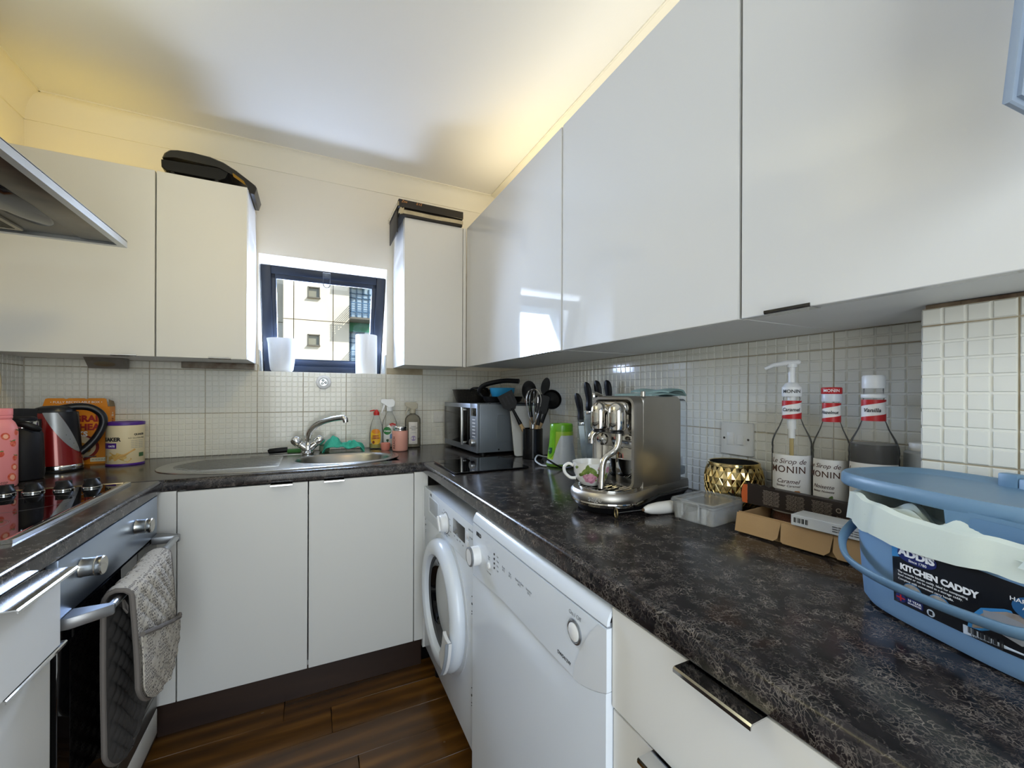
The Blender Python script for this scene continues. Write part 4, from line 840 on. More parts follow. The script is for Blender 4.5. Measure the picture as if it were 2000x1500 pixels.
b=B(); surf(b,lambda u,v:kpt(-1.06+.44*u,.150+.045*v,.004),4,4,.004); obj('gauge_block',b,M_KBLK,kt)
for k in range(5):
    b=B(); p=kpt(.42+.16*k,.135-.016*k,.0035); lathe(b,[(.0012,0),(.001,.0006)],8,Tm(*p)@Rx(PI/2)); obj('level_mark',b,M_INK,kt)
b=B(); box(b,.0655,.10,-.006,.0,.042,.046,.0015); obj('power_switch',b,M_KBLK,kt)
bm_=thing('travel_mug','black travel mug with steel collar and flip loop handle in front of the kettle','mug',(-.862,1.925,ZT),R(24))
M_MUG=mat('matt_charcoal','#141419',.5,spec=.3,bump=(200,.1))
b=B(); lathe(b,[(.045,0),(.049,.003),(.051,.02),(.050,.08),(.047,.150),(.040,.164),(.036,.172)],36); obj('body',b,M_MUG,bm_)
b=B(); lathe(b,[(.034,.170),(.0365,.172),(.0365,.192),(.034,.194)],32); obj('steel_collar',b,M_CHROME,bm_)
b=B(); lathe(b,[(.033,.193),(.034,.195),(.033,.205),(.024,.209),(.001,.210)],32); obj('lid',b,M_MUG,bm_)
b=B(); tube(b,[(-.022,-.030,.190),(-.012,-.040,.189),(.010,-.044,.182),(.030,-.044,.170),(.040,-.042,.163)],[.006,.009,.011,.011,.006],12,sq=(1,.6)); obj('flip_handle',b,M_BLACK,bm_)
fl_=thing('drinks_flask','pink drinks flask printed with strawberries beside the hob','flask',(-.858,1.800,ZT),R(30))
M_FLP=mat('flask_pink','#e58d90',.42,bump=(300,.05))
b=B(); lathe(b,[(.034,0),(.0385,.002),(.0405,.008),(.0405,.165),(.0395,.180),(.034,.196),(.0275,.205),(.0265,.208)],44); obj('body',b,M_FLP,fl_)
b=B(); lathe(b,[(.0285,.207),(.0295,.209),(.0295,.216),(.0285,.2175),(.0300,.219),(.0300,.236),(.0285,.239),(.001,.240)],40); obj('screw_lid',b,mat('flask_lid_pink','#e28489',.45),fl_)
M_SRED=mat('strawberry_red','#c8452f',.5,var=(160,'#e98a6a',.7)); M_SLEAF=mat('strawberry_leaf','#4d7a3a',.5); M_SHALF=mat('strawberry_flesh','#f0b49a',.5)
straw=[(.012,.155,.010,.4,1),(-.024,.135,.010,-.5,1),(.030,.132,.009,.2,0),(-.040,.102,.009,.6,0),(.002,.103,.008,.1,0),(.035,.088,.008,-.2,0),(-.012,.070,.013,.2,0),(.034,.060,.010,.5,1),(-.034,.036,.012,-.9,1),(.028,.030,.012,.5,1),(-.03,.165,.009,.3,0),(.040,.165,.008,-.3,0)]
for cx,cz,s,a,half in straw:
    pts=[]
    for i in range(22):
        t=2*PI*i/22; r=s*(1+.18*math.cos(t)); x=r*math.sin(t)*.92; z=r*math.cos(t)*1.12-.12*s
        pts.append((cx+x*math.cos(a)-z*math.sin(a),cz+x*math.sin(a)+z*math.cos(a)))
    b=B(); wrapfan(b,pts,.0405,.0004); sp_=obj('strawberry_print',b,M_SRED,fl_)
    b=B()
    if half: wrapfan(b,[(cx+(p[0]-cx)*.55,cz+(p[1]-cz)*.6) for p in pts],.0405,.0007); obj('flesh_print',b,M_SHALF,sp_)
    else:
        for k in(-1,0,1):
            q=[(-.1*s,.95*s),(k*.5*s-.25*s,1.35*s),(k*.9*s,1.15*s),(k*.5*s+.25*s,.85*s)]; wrapfan(b,[(cx+x*math.cos(a)-z*math.sin(a),cz+x*math.sin(a)+z*math.cos(a)) for x,z in q],.0405,.0008)
        obj('leaf_print',b,M_SLEAF,sp_)
text(fl_,'le Keep',.011,mat('flask_ink','#6d4a44',.5),wrap=.0408,M=Tm(0,0,.018),shear=.15)
# small glass pieces at the near edge of the left worktop
# ------------------------------------------------------------------ oven glove over the oven handle
gv=thing('oven_glove','grey quilted double oven glove folded over the oven door handle','oven glove',(-.388,1.345,.706))
M_GLP=mat('grey_woven_pattern','#a59f97',.95,bump=(260,.6)); M_GLL=mat('charcoal_quilt_lining','#3b3836',.95,bump=(90,.2)); M_GPIP=mat('grey_piping','#67615c',.9)
def pattern(m):
    n,L,bs_=nodes_of(m); tc=n.new('ShaderNodeTexCoord'); mp=n.new('ShaderNodeMapping'); mp.inputs['Rotation'].default_value=(0,0,.0); mp.inputs['Scale'].default_value=(1,1.5,1); L.new(tc.outputs['Object'],mp.inputs[0])
    v=n.new('ShaderNodeTexVoronoi'); v.feature='DISTANCE_TO_EDGE'; v.inputs['Scale'].default_value=130; v.inputs['Randomness'].default_value=.35; L.new(mp.outputs[0],v.inputs[0])
    cr=n.new('ShaderNodeValToRGB'); cr.color_ramp.elements[0].position=.16; cr.color_ramp.elements[0].color=(*C('#b5aea2'),1); cr.color_ramp.elements[1].position=.22; cr.color_ramp.elements[1].color=(*C('#67615e'),1); L.new(v.outputs['Distance'],cr.inputs[0]); L.new(cr.outputs[0],bs_.inputs['Base Color'])
pattern(M_GLP)
LF,LB=.315,.455; 
def gpath(s,o):    # s along the strip: 0 front bottom .. LF at the bar .. back bottom; o offset towards the room/outside
    r=.0125
    if s<LF-.02: t=(LF-.02-s)/(LF-.02); return (r+.012+.010*math.sin(t*2.2)+o, -.02*0-(LF-.02-s)+.0)
    if s<LF+.02:
        a=PI*(s-(LF-.02))/.04; return ((r+.012+o)*math.cos(a)*(1 if a<PI/2 else .85),(r+.004+o)*math.sin(a))
    t=(s-LF-.02); return (-(r+.010+o)-.006*math.sin(min(1,t/.3)*PI/2), -t)
def gwid(s,e):
    d=min(s,LF+LB-s); w=.135; k=.085
    if d<k: w*=math.sqrt(max(0,1-((k-d)/k)**2))*.75+.25*(d/k) if d<k else 1
    return w
def gsurf(o,th):
    def f(u,v):
        s=v*(LF+LB); e=2*u-1; w=max(.003,gwid(s,e)); x,z=gpath(s,o); y=e*w
        q=abs(math.sin((s+y)*PI/.046))*abs(math.sin((s-y)*PI/.046)); puff=.0075*(q**.5)*(1-abs(e)**6)
        x+= (puff if o>0 else -puff)*(1 if s<LF else -1)
        sag=.010*math.sin(3*e+s*6); return (x+.35*sag,y+.018*(s-LF)*(1 if s>LF else .4),z)
    return f
b=B(); surf(b,gsurf(.005,0),64,190,.002); obj('outer_fabric',b,M_GLP,gv)
b=B(); surf(b,gsurf(-.003,0),64,190,.002); obj('lining',b,M_GLL,gv)
for e in(0,1):
    b=B(); f=gsurf(.001,0); tube(b,[f(e,i/90) for i in range(91)],.0055,8); obj('piping',b,M_GPIP,gv)
for v in(0,1):
    b=B(); f=gsurf(.001,0); tube(b,[f(i/16,v) for i in range(17)],.0055,8); obj('piping',b,M_GPIP,gv)
def pock(u,v):
    s=(.004+v*(.20-.085*u)); f=gsurf(.0095,0); x,y,z=f(u,s/(LF+LB)); return (x+.004+.006*math.sin(PI*u)*v,y,z)
b=B(); surf(b,pock,20,30,.003); pk_=obj('pocket',b,M_GLP,gv)
b=B(); tube(b,[pock(i/20,1) for i in range(21)],.0055,8); obj('piping',b,M_GPIP,pk_)
b=B(); tube(b,[(-.004,-.10,-.02),(.0,-.108,-.035),(.004,-.105,-.048),(.002,-.098,-.036),(-.004,-.10,-.02)],.003,6); obj('hanging_loop',b,M_GPIP,gv)
# ------------------------------------------------------------------ microwave and what lies on it
MWM=R(2.4)
mw=thing('microwave','silver microwave oven in the back right corner facing the sink','microwave',(.684,1.782,ZT),0)
Mm=basis((0,0,0),(-.042,.999,0),(0,0,1))    # x along the front to the far side, y up, z out of the front (towards -x)
Mm=basis((0,0,0),(.042,-.999,0),(0,0,1))@Matrix.Identity(4)
# local front frame: u = distance from the near corner along the front (away), w = up, d = depth behind the front
def MB_(b,u0,u1,w0,w1,d0,d1,bev=.001): box(b,u0,u1,d0,d1,w0,w1,bev,basis((0,0,0),(-.042,.999,0),(.999,.042,0),(0,0,1)))
M_MWS=mat('microwave_silver','#8d9299',.38,.6,bump=(90,.03)); M_MWB=mat('microwave_side_grey','#7c838a',.42,.45)
b=B(); MB_(b,0,.455,.014,.242,.012,.335,.004); obj('body',b,M_MWB,mw)
b=B(); MB_(b,.004,.085,.014,.243,0,.0125,.002); obj('control_panel',b,M_MWS,mw)
b=B(); MB_(b,.014,.075,.185,.222,-.0008,.001,.0004); obj('display',b,M_GLASSBLK,mw)
b=B(); MB_(b,.088,.457,.014,.243,0,.0125,.002); dr=obj('door',b,M_MWS,mw)
b=B(); MB_(b,.089,.4575,.043,.222,-.0010,.001,.0004); obj('door_glass',b,mat('microwave_glass','#0a0a0b',.12,spec=.22),dr)
b=B(); Mq=basis((0,0,0),(-.042,.999,0),(.999,.042,0),(0,0,1)); box(b,.135,.150,-.026,-.014,.040,.224,.003,Mq); box(b,.135,.150,-.016,0,.048,.056,.001,Mq); box(b,.135,.150,-.016,0,.208,.216,.001,Mq); obj('handle',b,mat('satin_bar','#c4c3be',.3,.9),dr)
for k in range(6):
    b=B(); MB_(b,.026,.060,.085+.016*k,.090+.016*k,-.0008,.001,.0003); obj('button',b,M_WPL2,mw)
b=B(); lathe(b,[(.019,0),(.019,.012),(.0165,.018),(.001,.0185)],26,basis(tuple(Mq@Vector((.043,0,.060))),tuple(Mq.to_3x3()@Vector((1,0,0))),(0,0,1))@Rx(PI) if False else basis(tuple(Mq@Vector((.043,-.0,.060))),(0,0,1),(-.042,.999,0),(-.999,-.042,0))); obj('timer_knob',b,M_STEEL,mw)
b=B(); prism(b,rrect(.17,.13,.012,4),-.001,.0015,basis(tuple(Mq@Vector((0,.185,.125))),(.999,.042,0),(0,0,1)),ch=.001); obj('pressed_panel',b,M_MWB,mw)
for u,d in((.03,.04),(.03,.30),(.42,.04),(.42,.30)):
    b=B(); cyl(b,.014,0,.016,12,Tm(*(Mq@Vector((u,d,0))))); obj('foot',b,M_BLACK,mw)
for d in(.11,.24):
    b=B(); cyl(b,.004,0,.002,10,basis(tuple(Mq@Vector((0,d,.026))),(1,0,0),(0,0,1))); obj('screw',b,M_CHROME,mw)
ZM=ZT+.2425
pn=thing('roasting_pan','black speckled stone-effect pan on top of the microwave','pan',(.80,2.168,ZM),.1)
M_STONE=mat('speckled_stoneware','#15120f',.4,var=(500,'#8a7a60',.0)); 
def speck(m):
    n,L,bs_=nodes_of(m); tc=n.new('ShaderNodeTexCoord'); v=n.new('ShaderNodeTexVoronoi'); v.inputs['Scale'].default_value=170; L.new(tc.outputs['Object'],v.inputs[0]); cr=n.new('ShaderNodeValToRGB'); cr.color_ramp.elements[0].position=.10; cr.color_ramp.elements[0].color=(*C('#9c9078'),1); cr.color_ramp.elements[1].position=.16; cr.color_ramp.elements[1].color=(*C('#15120f'),1); L.new(v.outputs['Distance'],cr.inputs[0]); L.new(cr.outputs[0],bs_.inputs['Base Color'])
speck(M_STONE)
b=B(); lathe(b,[(.085,0),(.092,.003),(.105,.035),(.114,.066),(.118,.070),(.115,.0715),(.108,.066),(.099,.036),(.086,.007),(.001,.006)],44,sx=.92); obj('pan_body',b,M_STONE,pn)
b=B(); tube(b,catmull([(-.06,-.098,.064),(-.05,-.118,.076),(-.01,-.126,.078),(.03,-.118,.075),(.045,-.102,.064)],5),.006,8); obj('side_handle',b,M_BLACK,pn)
fp2=thing('frying_pan','black frying pan with raised curved handle behind the blue bowl','pan',(.885,1.930,ZM+.0005),0)
b=B(); lathe(b,[(.086,0),(.094,.004),(.104,.026),(.106,.029),(.102,.029),(.092,.007),(.001,.005)],40); obj('pan_body',b,M_BLACK,fp2)
b=B(); tube(b,catmull([(-.085,.055,.024),(-.105,.062,.055),(-.085,.035,.088),(-.02,-.045,.108),(.04,-.11,.106)],8),[.008+.004*min(1,i/8) for i in range(33)],10); obj('handle',b,M_BLACK,fp2)
bb=thing('blue_bowl','bright blue plastic bowl sitting in the frying pan on the microwave','bowl',(.880,1.922,ZM+.0065),0)
b=B(); lathe(b,[(.040,0),(.045,.002),(.062,.045),(.066,.066),(.064,.067),(.059,.045),(.042,.005),(.001,.004)],36); obj('body',b,mat('bright_blue_plastic','#2b8fc2',.35),bb)
tr=thing('baking_tray','dark baking tray lying on the microwave below the frying pan','tray',(.86,1.86,ZM),0)
# the tray is modelled flat under the pan's near edge
b=B(); prism(b,rrect(.20,.10,.01,4),0,.0045,Tm(.02,-.035,0),ch=.001); obj('sheet',b,mat('dark_tray','#17181a',.35),tr)
fp2.location=(.885,1.945,ZM+.0048); bb.location=(.880,1.935,ZM+.0112)

# white chopping board leaning against the microwave
cbd=thing('chopping_board','white plastic chopping board leaning on the side of the microwave','chopping board',(.838,1.700,ZT),R(-4))
b=B(); prism(b,rrect(.20,.238,.012,4,.098,.119),-.005,.005,basis((0,.0,.002),(1,0,0),(0,.270,.963)),ch=.001); obj('board',b,mat('white_board','#c9c9c7',.5),cbd)
# glass worktop saver
gs=thing('glass_worktop_saver','black glass worktop saver lying by the corner of the right worktop','chopping board',(.607,1.556,ZT),0)
b=B(); prism(b,rrect(.300,.292,.004,3),.0025,.0075,ch=.0008); obj('glass_plate',b,M_GLASSBLK,gs)
for x in(-.13,.13):
    for y in(-.125,.125):
        b=B(); cyl(b,.006,0,.0026,10,Tm(x,y,0)); obj('rubber_foot',b,M_BLACK,gs)

# ------------------------------------------------------------------ utensil pot and utensils
UP=(.897,1.640,ZT); UR=R(-28.6)
up=thing('utensil_pot','round black utensil pot between microwave and green blender','pot',UP,UR)
b=B(); lathe(b,[(.044,0),(.046,.002),(.046,.133),(.045,.134),(.043,.133),(.043,.005),(.001,.004)],36); obj('pot',b,mat('gloss_black','#0d0d0f',.2),up)
M_BEECH=mat('pale_beech','#b89b72',.6,bump=(60,.1,(1,1,12)),var=(20,'#a5865c',.6)); M_SIL=mat('black_silicone','#0b0b0d',.5,spec=.3)
def utensil(name,label,cat,base,tip,kind,roll=0,hl=.10):
    """base: point at the pot floor, tip: head's end, in the pot's frame"""
    t=thing(name,label,cat,tuple(Tm(*UP)@Rz(UR)@Vector(base)),UR,'kitchen utensils in the black pot')
    d=Vector(tip)-Vector(base); L_=d.length; dz=d.normalized(); x=Vector((1,0,0)); x=(x-dz*x.dot(dz)).normalized(); M=basis((0,0,0),x,dz.cross(x),dz)@Rz(roll)
    wl=L_*.52
    if kind!='whisk':
        b=B(); tube(b,[(0,0,0),(0,0,wl*.5),(0,0,wl)],[.0075,.009,.0085],10,M=M); obj('wooden_handle',b,M_BEECH,t)
        b=B(); tube(b,[(0,0,wl-.002),(0,0,wl+.04),(0,0,L_-.075)],[.0095,.007,.006],10,M=M)
    if kind=='turner':
        prism(b,[(-.012,L_-.085),(.012,L_-.085),(.034,L_-.06),(.037,L_),(-.037,L_),(-.034,L_-.06)],-.003,.003,M@basis((0,0,0),(1,0,0),(0,0,1)),ch=.001); h=obj('head',b,M_SIL,t)
        for k in(-1,0,1):
            q=B(); box(q,k*.018-.003,k*.018+.003,-.0036,.0036,L_-.055,L_-.015,0,M); obj('slot',q,mat('slot_shade','#26262a',.7),h)
    elif kind=='spoon':
        lathe(b,[(.001,-.006),(.5,-.004),(.9,.006),(1,.012),(.95,.012),(.6,.002),(.001,.0)],28,M@Tm(0,0,L_-.048)@basis((0,0,0),(1,0,0),(0,0,1))@Matrix.Diagonal((.034,.048,1,1))); obj('head',b,M_SIL,t)
    elif kind=='ladle':
        lathe(b,[(.001,-.030),(.024,-.026),(.040,-.010),(.045,.010),(.043,.010),(.037,-.008),(.001,-.026)],28,M@Tm(.0,0,L_-.045)@Rx(R(80))); obj('head',b,M_SIL,t)
    elif kind=='spatula':
        prism(b,rrect(.056,.085,.012,4,0,L_-.045),-.004,.004,M@basis((0,0,0),(1,0,0),(0,0,1)),ch=.002); obj('head',b,M_SIL,t)
    elif kind=='smallspoon':
        lathe(b,[(.001,-.006),(.5,-.004),(1,.008),(.9,.008),(.001,0)],24,M@Tm(0,0,L_-.038)@basis((0,0,0),(1,0,0),(0,0,1))@Matrix.Diagonal((.020,.040,1,1))); obj('head',b,M_SIL,t)
    elif kind=='whisk':
        b=B(); tube(b,[(0,0,0),(0,0,.06),(0,0,.12)],[.007,.009,.008],12,M=M); obj('handle',b,M_STEEL,t)
        b=B(); cyl(b,.0105,.118,.150,16,M,ch=.002); obj('collar',b,M_CHROME,t)
        for k in range(6):
            a=PI*k/6; b=B(); w=.037; pts=[(w*.15,0,.150),(w*.55,0,.185),(w,0,L_-.055),(w*.72,0,L_-.015),(0,0,L_)]
            pts=pts+[(-x_,y_,z_) for x_,y_,z_ in pts[-2::-1]]; pts=[(x_*math.cos(a),x_*math.sin(a),z_) for x_,y_,z_ in pts]
            tube(b,catmull(pts,5),.0011,5,M=M); obj('wire',b,M_CHROME,t)
    return t
utensil('slotted_turner','black slotted turner leaning left out of the utensil pot','turner',(.022,.0,.006),(-.128,-.012,.292),'turner')
utensil('serving_spoon','large black spoon standing at the back of the utensil pot','spoon',(.006,.022,.006),(-.020,.036,.350),'spoon')
utensil('balloon_whisk','wire balloon whisk standing at the front of the utensil pot','whisk',(-.004,-.022,.006),(.006,-.030,.312),'whisk')
utensil('spoon','small narrow black spoon, tallest at the right of the utensil pot','spoon',(-.012,.012,.006),(.066,.032,.362),'smallspoon')
utensil('ladle','black ladle leaning right out of the utensil pot','ladle',(-.026,.0,.006),(.102,.004,.305),'ladle')
utensil('spatula','broad black spatula in front of the ladle in the utensil pot','spatula',(-.010,-.024,.006),(.052,-.028,.288),'spatula')

# ------------------------------------------------------------------ mini blender and cables
gb_=thing('mini_blender','lime green and white mini blender base beside the utensil pot','blender',(.905,1.412,ZT),R(-33))
M_LIME=mat('lime_green','#6fb51e',.25,coat=.3); M_LIME2=mat('pale_lime','#a9cf3a',.3,coat=.2); M_BLW=mat('blender_white','#cfd6df',.28,coat=.2)
def brad(z): t=z/.17; return .062-.018*t-.004*math.sin(PI*t)
b=B(); lathe(b,[(.060,.012),(.0625,.014)]+[(brad(z),z) for z in[.014+.02*k for k in range(8)]]+[(.0445,.160),(.043,.162)],40,sy=.86); obj('housing',b,M_BLW,gb_)
b=B(); lathe(b,[(.055,0),(.0615,.002),(.0618,.011),(.060,.0135)],40,sy=.86); obj('green_foot',b,mat('dark_lime','#5c8a1c',.4),gb_)
b=B(); lathe(b,[(.0455,.135),(.0460,.140),(.0455,.166),(.043,.170),(.040,.168),(.038,.155),(.001,.153)],40,sy=.86); obj('cup_seat',b,M_LIME,gb_)
def bpt(a,z,o): r=brad(z)+o; return (r*math.sin(a),-r*math.cos(a)*.86,z)
def lime_low(a): # lower edge of the green panel by angle
    t=(a+1.6)/2.6; return .030 if t<.38 else (.030+.095*min(1,(t-.38)/.22)**.6)
b=B(); surf(b,lambda u,v:bpt(-1.45+3.3*u,lime_low(-1.45+3.3*u)+(.140-lime_low(-1.45+3.3*u))*v,.0012),44,8,.0012); obj('pale_panel',b,M_LIME2,gb_)
b=B(); surf(b,lambda u,v:bpt((-1.30+.78*u)*(1-.05*v),.058+(.090)*v-.022*math.sin(PI*u)*(1-v),.0030),14,8,.002); obj('green_grip',b,M_LIME,gb_)
b=B(); surf(b,lambda u,v:bpt(-1.08+.34*u,.058+.018*v-.008*math.sin(PI*u)*(1-v),.0045),8,4,.001); lg_=obj('logo_badge',b,mat('badge_green','#0e4f2c',.3),gb_)
text(lg_,'bella',.0085,M_WINK,M=basis(bpt(-.91,.066,.0060),(math.cos(.91),math.sin(.91)*.8,0),(0,0,1)))
for k in range(9):
    b=B(); a=.15+.07*k; p=bpt(a,.0065,.0005); box(b,-.0012,.0012,-.001,.001,-.003,.003,0,basis(p,(math.cos(a),math.sin(a),0),(-math.sin(a),math.cos(a),0))); obj('vent_slot',b,M_INK,gb_)
b=B(); tube(b,catmull([(.832,1.405,ZT+.006),(.822,1.430,ZT+.006),(.820,1.475,ZT+.018),(.862,1.530,ZT+.028),(.905,1.555,ZT+.018),(.985,1.54,ZT+.006)],8),.0032,8); tag(obj('cable',b,mat('white_cable','#cfd4d8',.4)),'white cable looped behind the green blender','cable')
b=B(); tube(b,catmull([(.90,1.09,ZT+.0036),(.875,1.17,ZT+.012),(.868,1.24,ZT+.026),(.872,1.30,ZT+.014),(.865,1.335,ZT+.006),(.835,1.345,ZT+.020),(.820,1.385,ZT+.036),(.822,1.420,ZT+.030),(.834,1.435,ZT+.014)],8),.0034,8); tag(obj('cable',b,M_BLACK),'black cable looped in front of the green blender','cable')

# ------------------------------------------------------------------ knife block
kb=thing('knife_block','clear acrylic knife block behind the coffee machine','knife block',(.955,1.262,ZT),R(-35))
M_ACR=thin_mat('clear_acrylic','#cfe4e6',.12,.05,1.3)
b=B(); loft(b,[[(x,y+.0*z,z) for x,y in rrect(.125,.075,.004,2)] for z in(.004,.195)],True,False); obj('acrylic_shell',b,M_ACR,kb)
b=B(); box(b,-.066,.066,-.041,.041,0,.004,.001); obj('acrylic_base',b,M_ACR,kb)
M_KN=mat('knife_handle_black','#0b0d13',.40,spec=.3); M_BLD=mat('knife_blade','#9aa3aa',.18,1)
def knife(x,y,hz,L_,label,lean=.05,w=.03):
    t=thing('kitchen_knife',label,'knife',tuple(Tm(.955,1.262,ZT)@Rz(R(-35))@Vector((x,y,hz))),R(-35),'knives in the acrylic block')
    M=Ry(lean)@Rx(-.03)
    b=B(); prism(b,[(-w/2,-L_),(w/2,-L_+.05),(w/2,.002),(-w/2,.002)],-.0009,.0009,M@basis((0,0,0),(1,0,0),(0,0,1))); obj('blade',b,M_BLD,t)
    b=B(); pts=[(0,0,0),(0,0,.015),(.002,0,.045),(.0,0,.075),(-.004,0,.098),(-.010,0,.110)]; tube(b,catmull(pts,4),[.010,.0115,.0125,.013,.0135,.013,.012,.0115,.012,.0125,.0135,.014,.0145,.0145,.014,.0135,.0125,.011,.009,.007,.003],12,M=M,sq=(.62,1.15)); obj('handle',b,M_KN,t)
    b=B(); box(b,-.012,.012,-.0065,.0065,-.012,.001,.002,M); obj('bolster',b,M_CHROME,t)
knife(-.050,-.012,.183,.165,'lowest black-handled knife, leftmost in the acrylic block',-.10,.020)
knife(-.020,.010,.225,.205,'black-handled knife second from the left in the acrylic block',-.05,.034)
knife(.014,-.004,.230,.205,'black-handled knife just left of the coffee machine top',-.02,.032)
knife(.052,.018,.232,.21,'black-handled knife rising behind the coffee machine top',.0,.036)

# ------------------------------------------------------------------ coffee machine
CM=(.677,.841,ZT); CR=R(12.5)
cm=thing('coffee_machine','brushed steel pod coffee machine with chrome heads and steam wand','coffee machine',CM,CR)
M_CMS=mat('warm_brushed_steel','#b3aea6',.36,1,bump=(26,.10,(1,1,40)),aniso=.4,var=(7,'#9b958b',.5)); M_CMB=mat('machine_black','#0e0e10',.35); M_CMC=mat('machine_chrome','#c9c6c0',.05,1)
def capsule(r,x1,w,n=26):   # half disc at the front, straight to the back
    pts=[(r*math.cos(a),r*math.sin(a)) for a in[R(90+180*i/n) for i in range(n+1)]]; pts=[(x,y) for x,y in pts]
    return pts+[(x1*.25,-w-(r-w)*.55),(x1*.45,-w),(x1,-w),(x1,w),(x1*.45,w),(x1*.25,w+(r-w)*.55)]
def cring(r,x1,w,z): return [(x,y,z) for x,y in capsule(r,x1,w)]
b=B(); loft(b,[cring(.074,.26,.060,.004),cring(.080,.27,.064,.018)]); 
obj('skirt',b,M_CMB,cm)
for x,y in((-.03,-.045),(-.03,.045),(.20,-.045),(.20,.045)):
    b=B(); prism(b,[(-.02,0),(.02,0),(.012,.006),(-.012,.006)],-.008,.008,Tm(x,y,0)@basis((0,0,0),(1,0,0),(0,0,1))); obj('foot',b,M_CMB,cm)
b=B(); loft(b,[cring(.080,.27,.064,.016),cring(.089,.272,.068,.020),cring(.0915,.272,.069,.027),cring(.0905,.272,.0688,.030)],True,True); obj('chrome_band',b,M_CMC,cm)
b=B(); loft(b,[cring(.0905,.272,.0685,.030),cring(.0925,.272,.069,.036),cring(.0915,.272,.069,.046),cring(.086,.27,.0685,.053),cring(.080,.24,.060,.0535)],True,True); obj('base_ring',b,M_CMS,cm)
text(cm,'sage',.020,mat('embossed_chrome','#e4e4e4',.18,.9),wrap=.0929,M=Rz(-PI/2+.36)@Tm(0,0,.0405),bold=.0003)
b=B(); prism(b,[(x*.9,y*.9) for x,y in ell(.080,.080,36)],.0530,.0545); obj('drip_tray',b,M_CMB,cm)
b=B()
for k in range(-6,7):
    yy=k*.0105; hx=math.sqrt(max(0,.070**2-yy*yy)); tube(b,[(-hx,yy,.0553),(min(hx,.035),yy,.0553)],.0022,6)
frame(b,ell(.074,.074,36),ell(.070,.070,36),.054,.0575); obj('drip_grille',b,M_CMC,cm)
# body: steel wrap with rounded top
def bprof(x0,x1,z0,z1,rf,rb,n=6):
    P=[(x0,z0)]+[(x0+rf-rf*math.cos(a),z1-rf+rf*math.sin(a)) for a in[PI/2*i/n for i in range(n+1)]]+[(x1-rb+rb*math.sin(a),z1-rb+rb*math.cos(a)) for a in[PI/2*i/n for i in range(n+1)]]+[(x1,z0)]; return P
MB2=basis((0,0,0),(1,0,0),(0,0,1))      # profile xz, extrude along -y
b=B(); prism(b,bprof(.052,.232,.048,.283,.016,.022),-.0690,.0690,MB2,ch=.003); obj('body',b,M_CMS,cm)
# front frame: rounded steel surround
b=B(); fo=[(y,z) for y,z in rrect(.138,.236,.022,6,0,.166)]; fi=[(y,z) for y,z in rrect(.112,.214,.014,6,0,.166)]
Mf=basis((.052,0,0),(0,1,0),(0,0,1))     # plane facing +x ... local z = +x
loft(b,[[(.054,y,z) for y,z in fo],[(.026,y*.985,.166+(z-.166)*.99) for y,z in fo],[(.0195,y*.955,.166+(z-.166)*.972) for y,z in fo],[(.0195,y*1.05,.166+(z-.166)*1.018) for y,z in fi],[(.024,y,z) for y,z in fi],[(.0525,y,z) for y,z in fi]],loop=False,cap0=False,cap1=False); obj('front_frame',b,M_CMS,cm)
b=B(); 
for y0,y1,z0,z1 in((-.055,.010,.056,.150),(.0115,.055,.056,.150),(-.055,.055,.1515,.185),(-.055,.010,.1865,.272),(.0115,.055,.1865,.272)): box(b,.049,.0535,y0,y1,z0,z1,.0008)
obj('chrome_backplate',b,M_CMC,cm)
b=B(); box(b,.004,.054,-.052,.052,.236,.270,.014,seg=4); obj('head_block',b,M_CMC,cm)
for y in(.029,-.028):
    b=B(); lathe(b,[(.017,.196),(.0225,.200),(.0235,.206),(.0235,.240),(.021,.256),(.013,.265),(.001,.268)],30,Tm(.004,y,0)); obj('brew_head' if y>0 else 'steam_head',b,M_CMC,cm)
    b=B(); cyl(b,.0165,.190,.1975,24,Tm(.004,y,0)); obj('head_outlet',b,M_CMB,cm)
b=B(); lathe(b,[(.013,0),(.015,.002),(.015,.010),(.0075,.012),(.0075,.020),(.001,.0205)],24,basis((.000,.002,.175),(0,-1,0),(0,0,1),(-1,0,0))@Tm(0,0,.010)); obj('pivot_ball',b,M_CMC,cm)
b=B(); tube(b,catmull([(.006,-.030,.196),(.004,-.032,.172),(-.006,-.030,.150),(-.030,-.020,.132),(-.040,-.018,.115),(-.046,-.020,.085),(-.050,-.022,.064)],8),[.0085]*20+[.008]*29,14); wn=obj('steam_wand',b,M_CMC,cm)
b=B(); tube(b,[(-.0483,-.0212,.073),(-.0507,-.0223,.0585)],[.0088,.0080],14); obj('wand_tip',b,M_CMC,wn)
b=B(); tube(b,catmull([(.006,.030,.196),(.0,.040,.188),(-.006,.046,.176),(-.006,.047,.160)],6),[.0095]*19,12); obj('coffee_spout',b,M_CMC,cm)
b=B(); tube(b,catmull([(.03,.045,.284),(.0,.04,.290),(-.012,.035,.2875),(-.014,.034,.280)],5),.005,8); obj('lever',b,M_CMC,cm)
b=B(); cyl(b,.0065,.282,.296,16,Tm(.088,-.045,0),ch=.001); obj('top_knob',b,M_CMC,cm)
# water tank at the back
M_TANK=thin_mat('clear_tank','#dbe6ee',.14,.04,1.25)
b=B(); prism(b,bprof(.236,.284,.045,.276,.004,.020),-.060,.060,MB2,ch=.004); obj('water_tank',b,M_TANK,cm)
b=B(); box(b,.239,.281,-.056,.056,.060,.085,.004); obj('tank_water',b,mat('tank_shade','#7f8a92',.1,trans=.6,ior=1.33),cm)
b=B(); box(b,.246,.274,-.052,-.030,.083,.112,.003); obj('filter_holder',b,M_CHROME,cm)
b=B(); box(b,.225,.282,-.066,.066,.018,.046,.004); obj('tank_dock',b,M_CMS,cm)
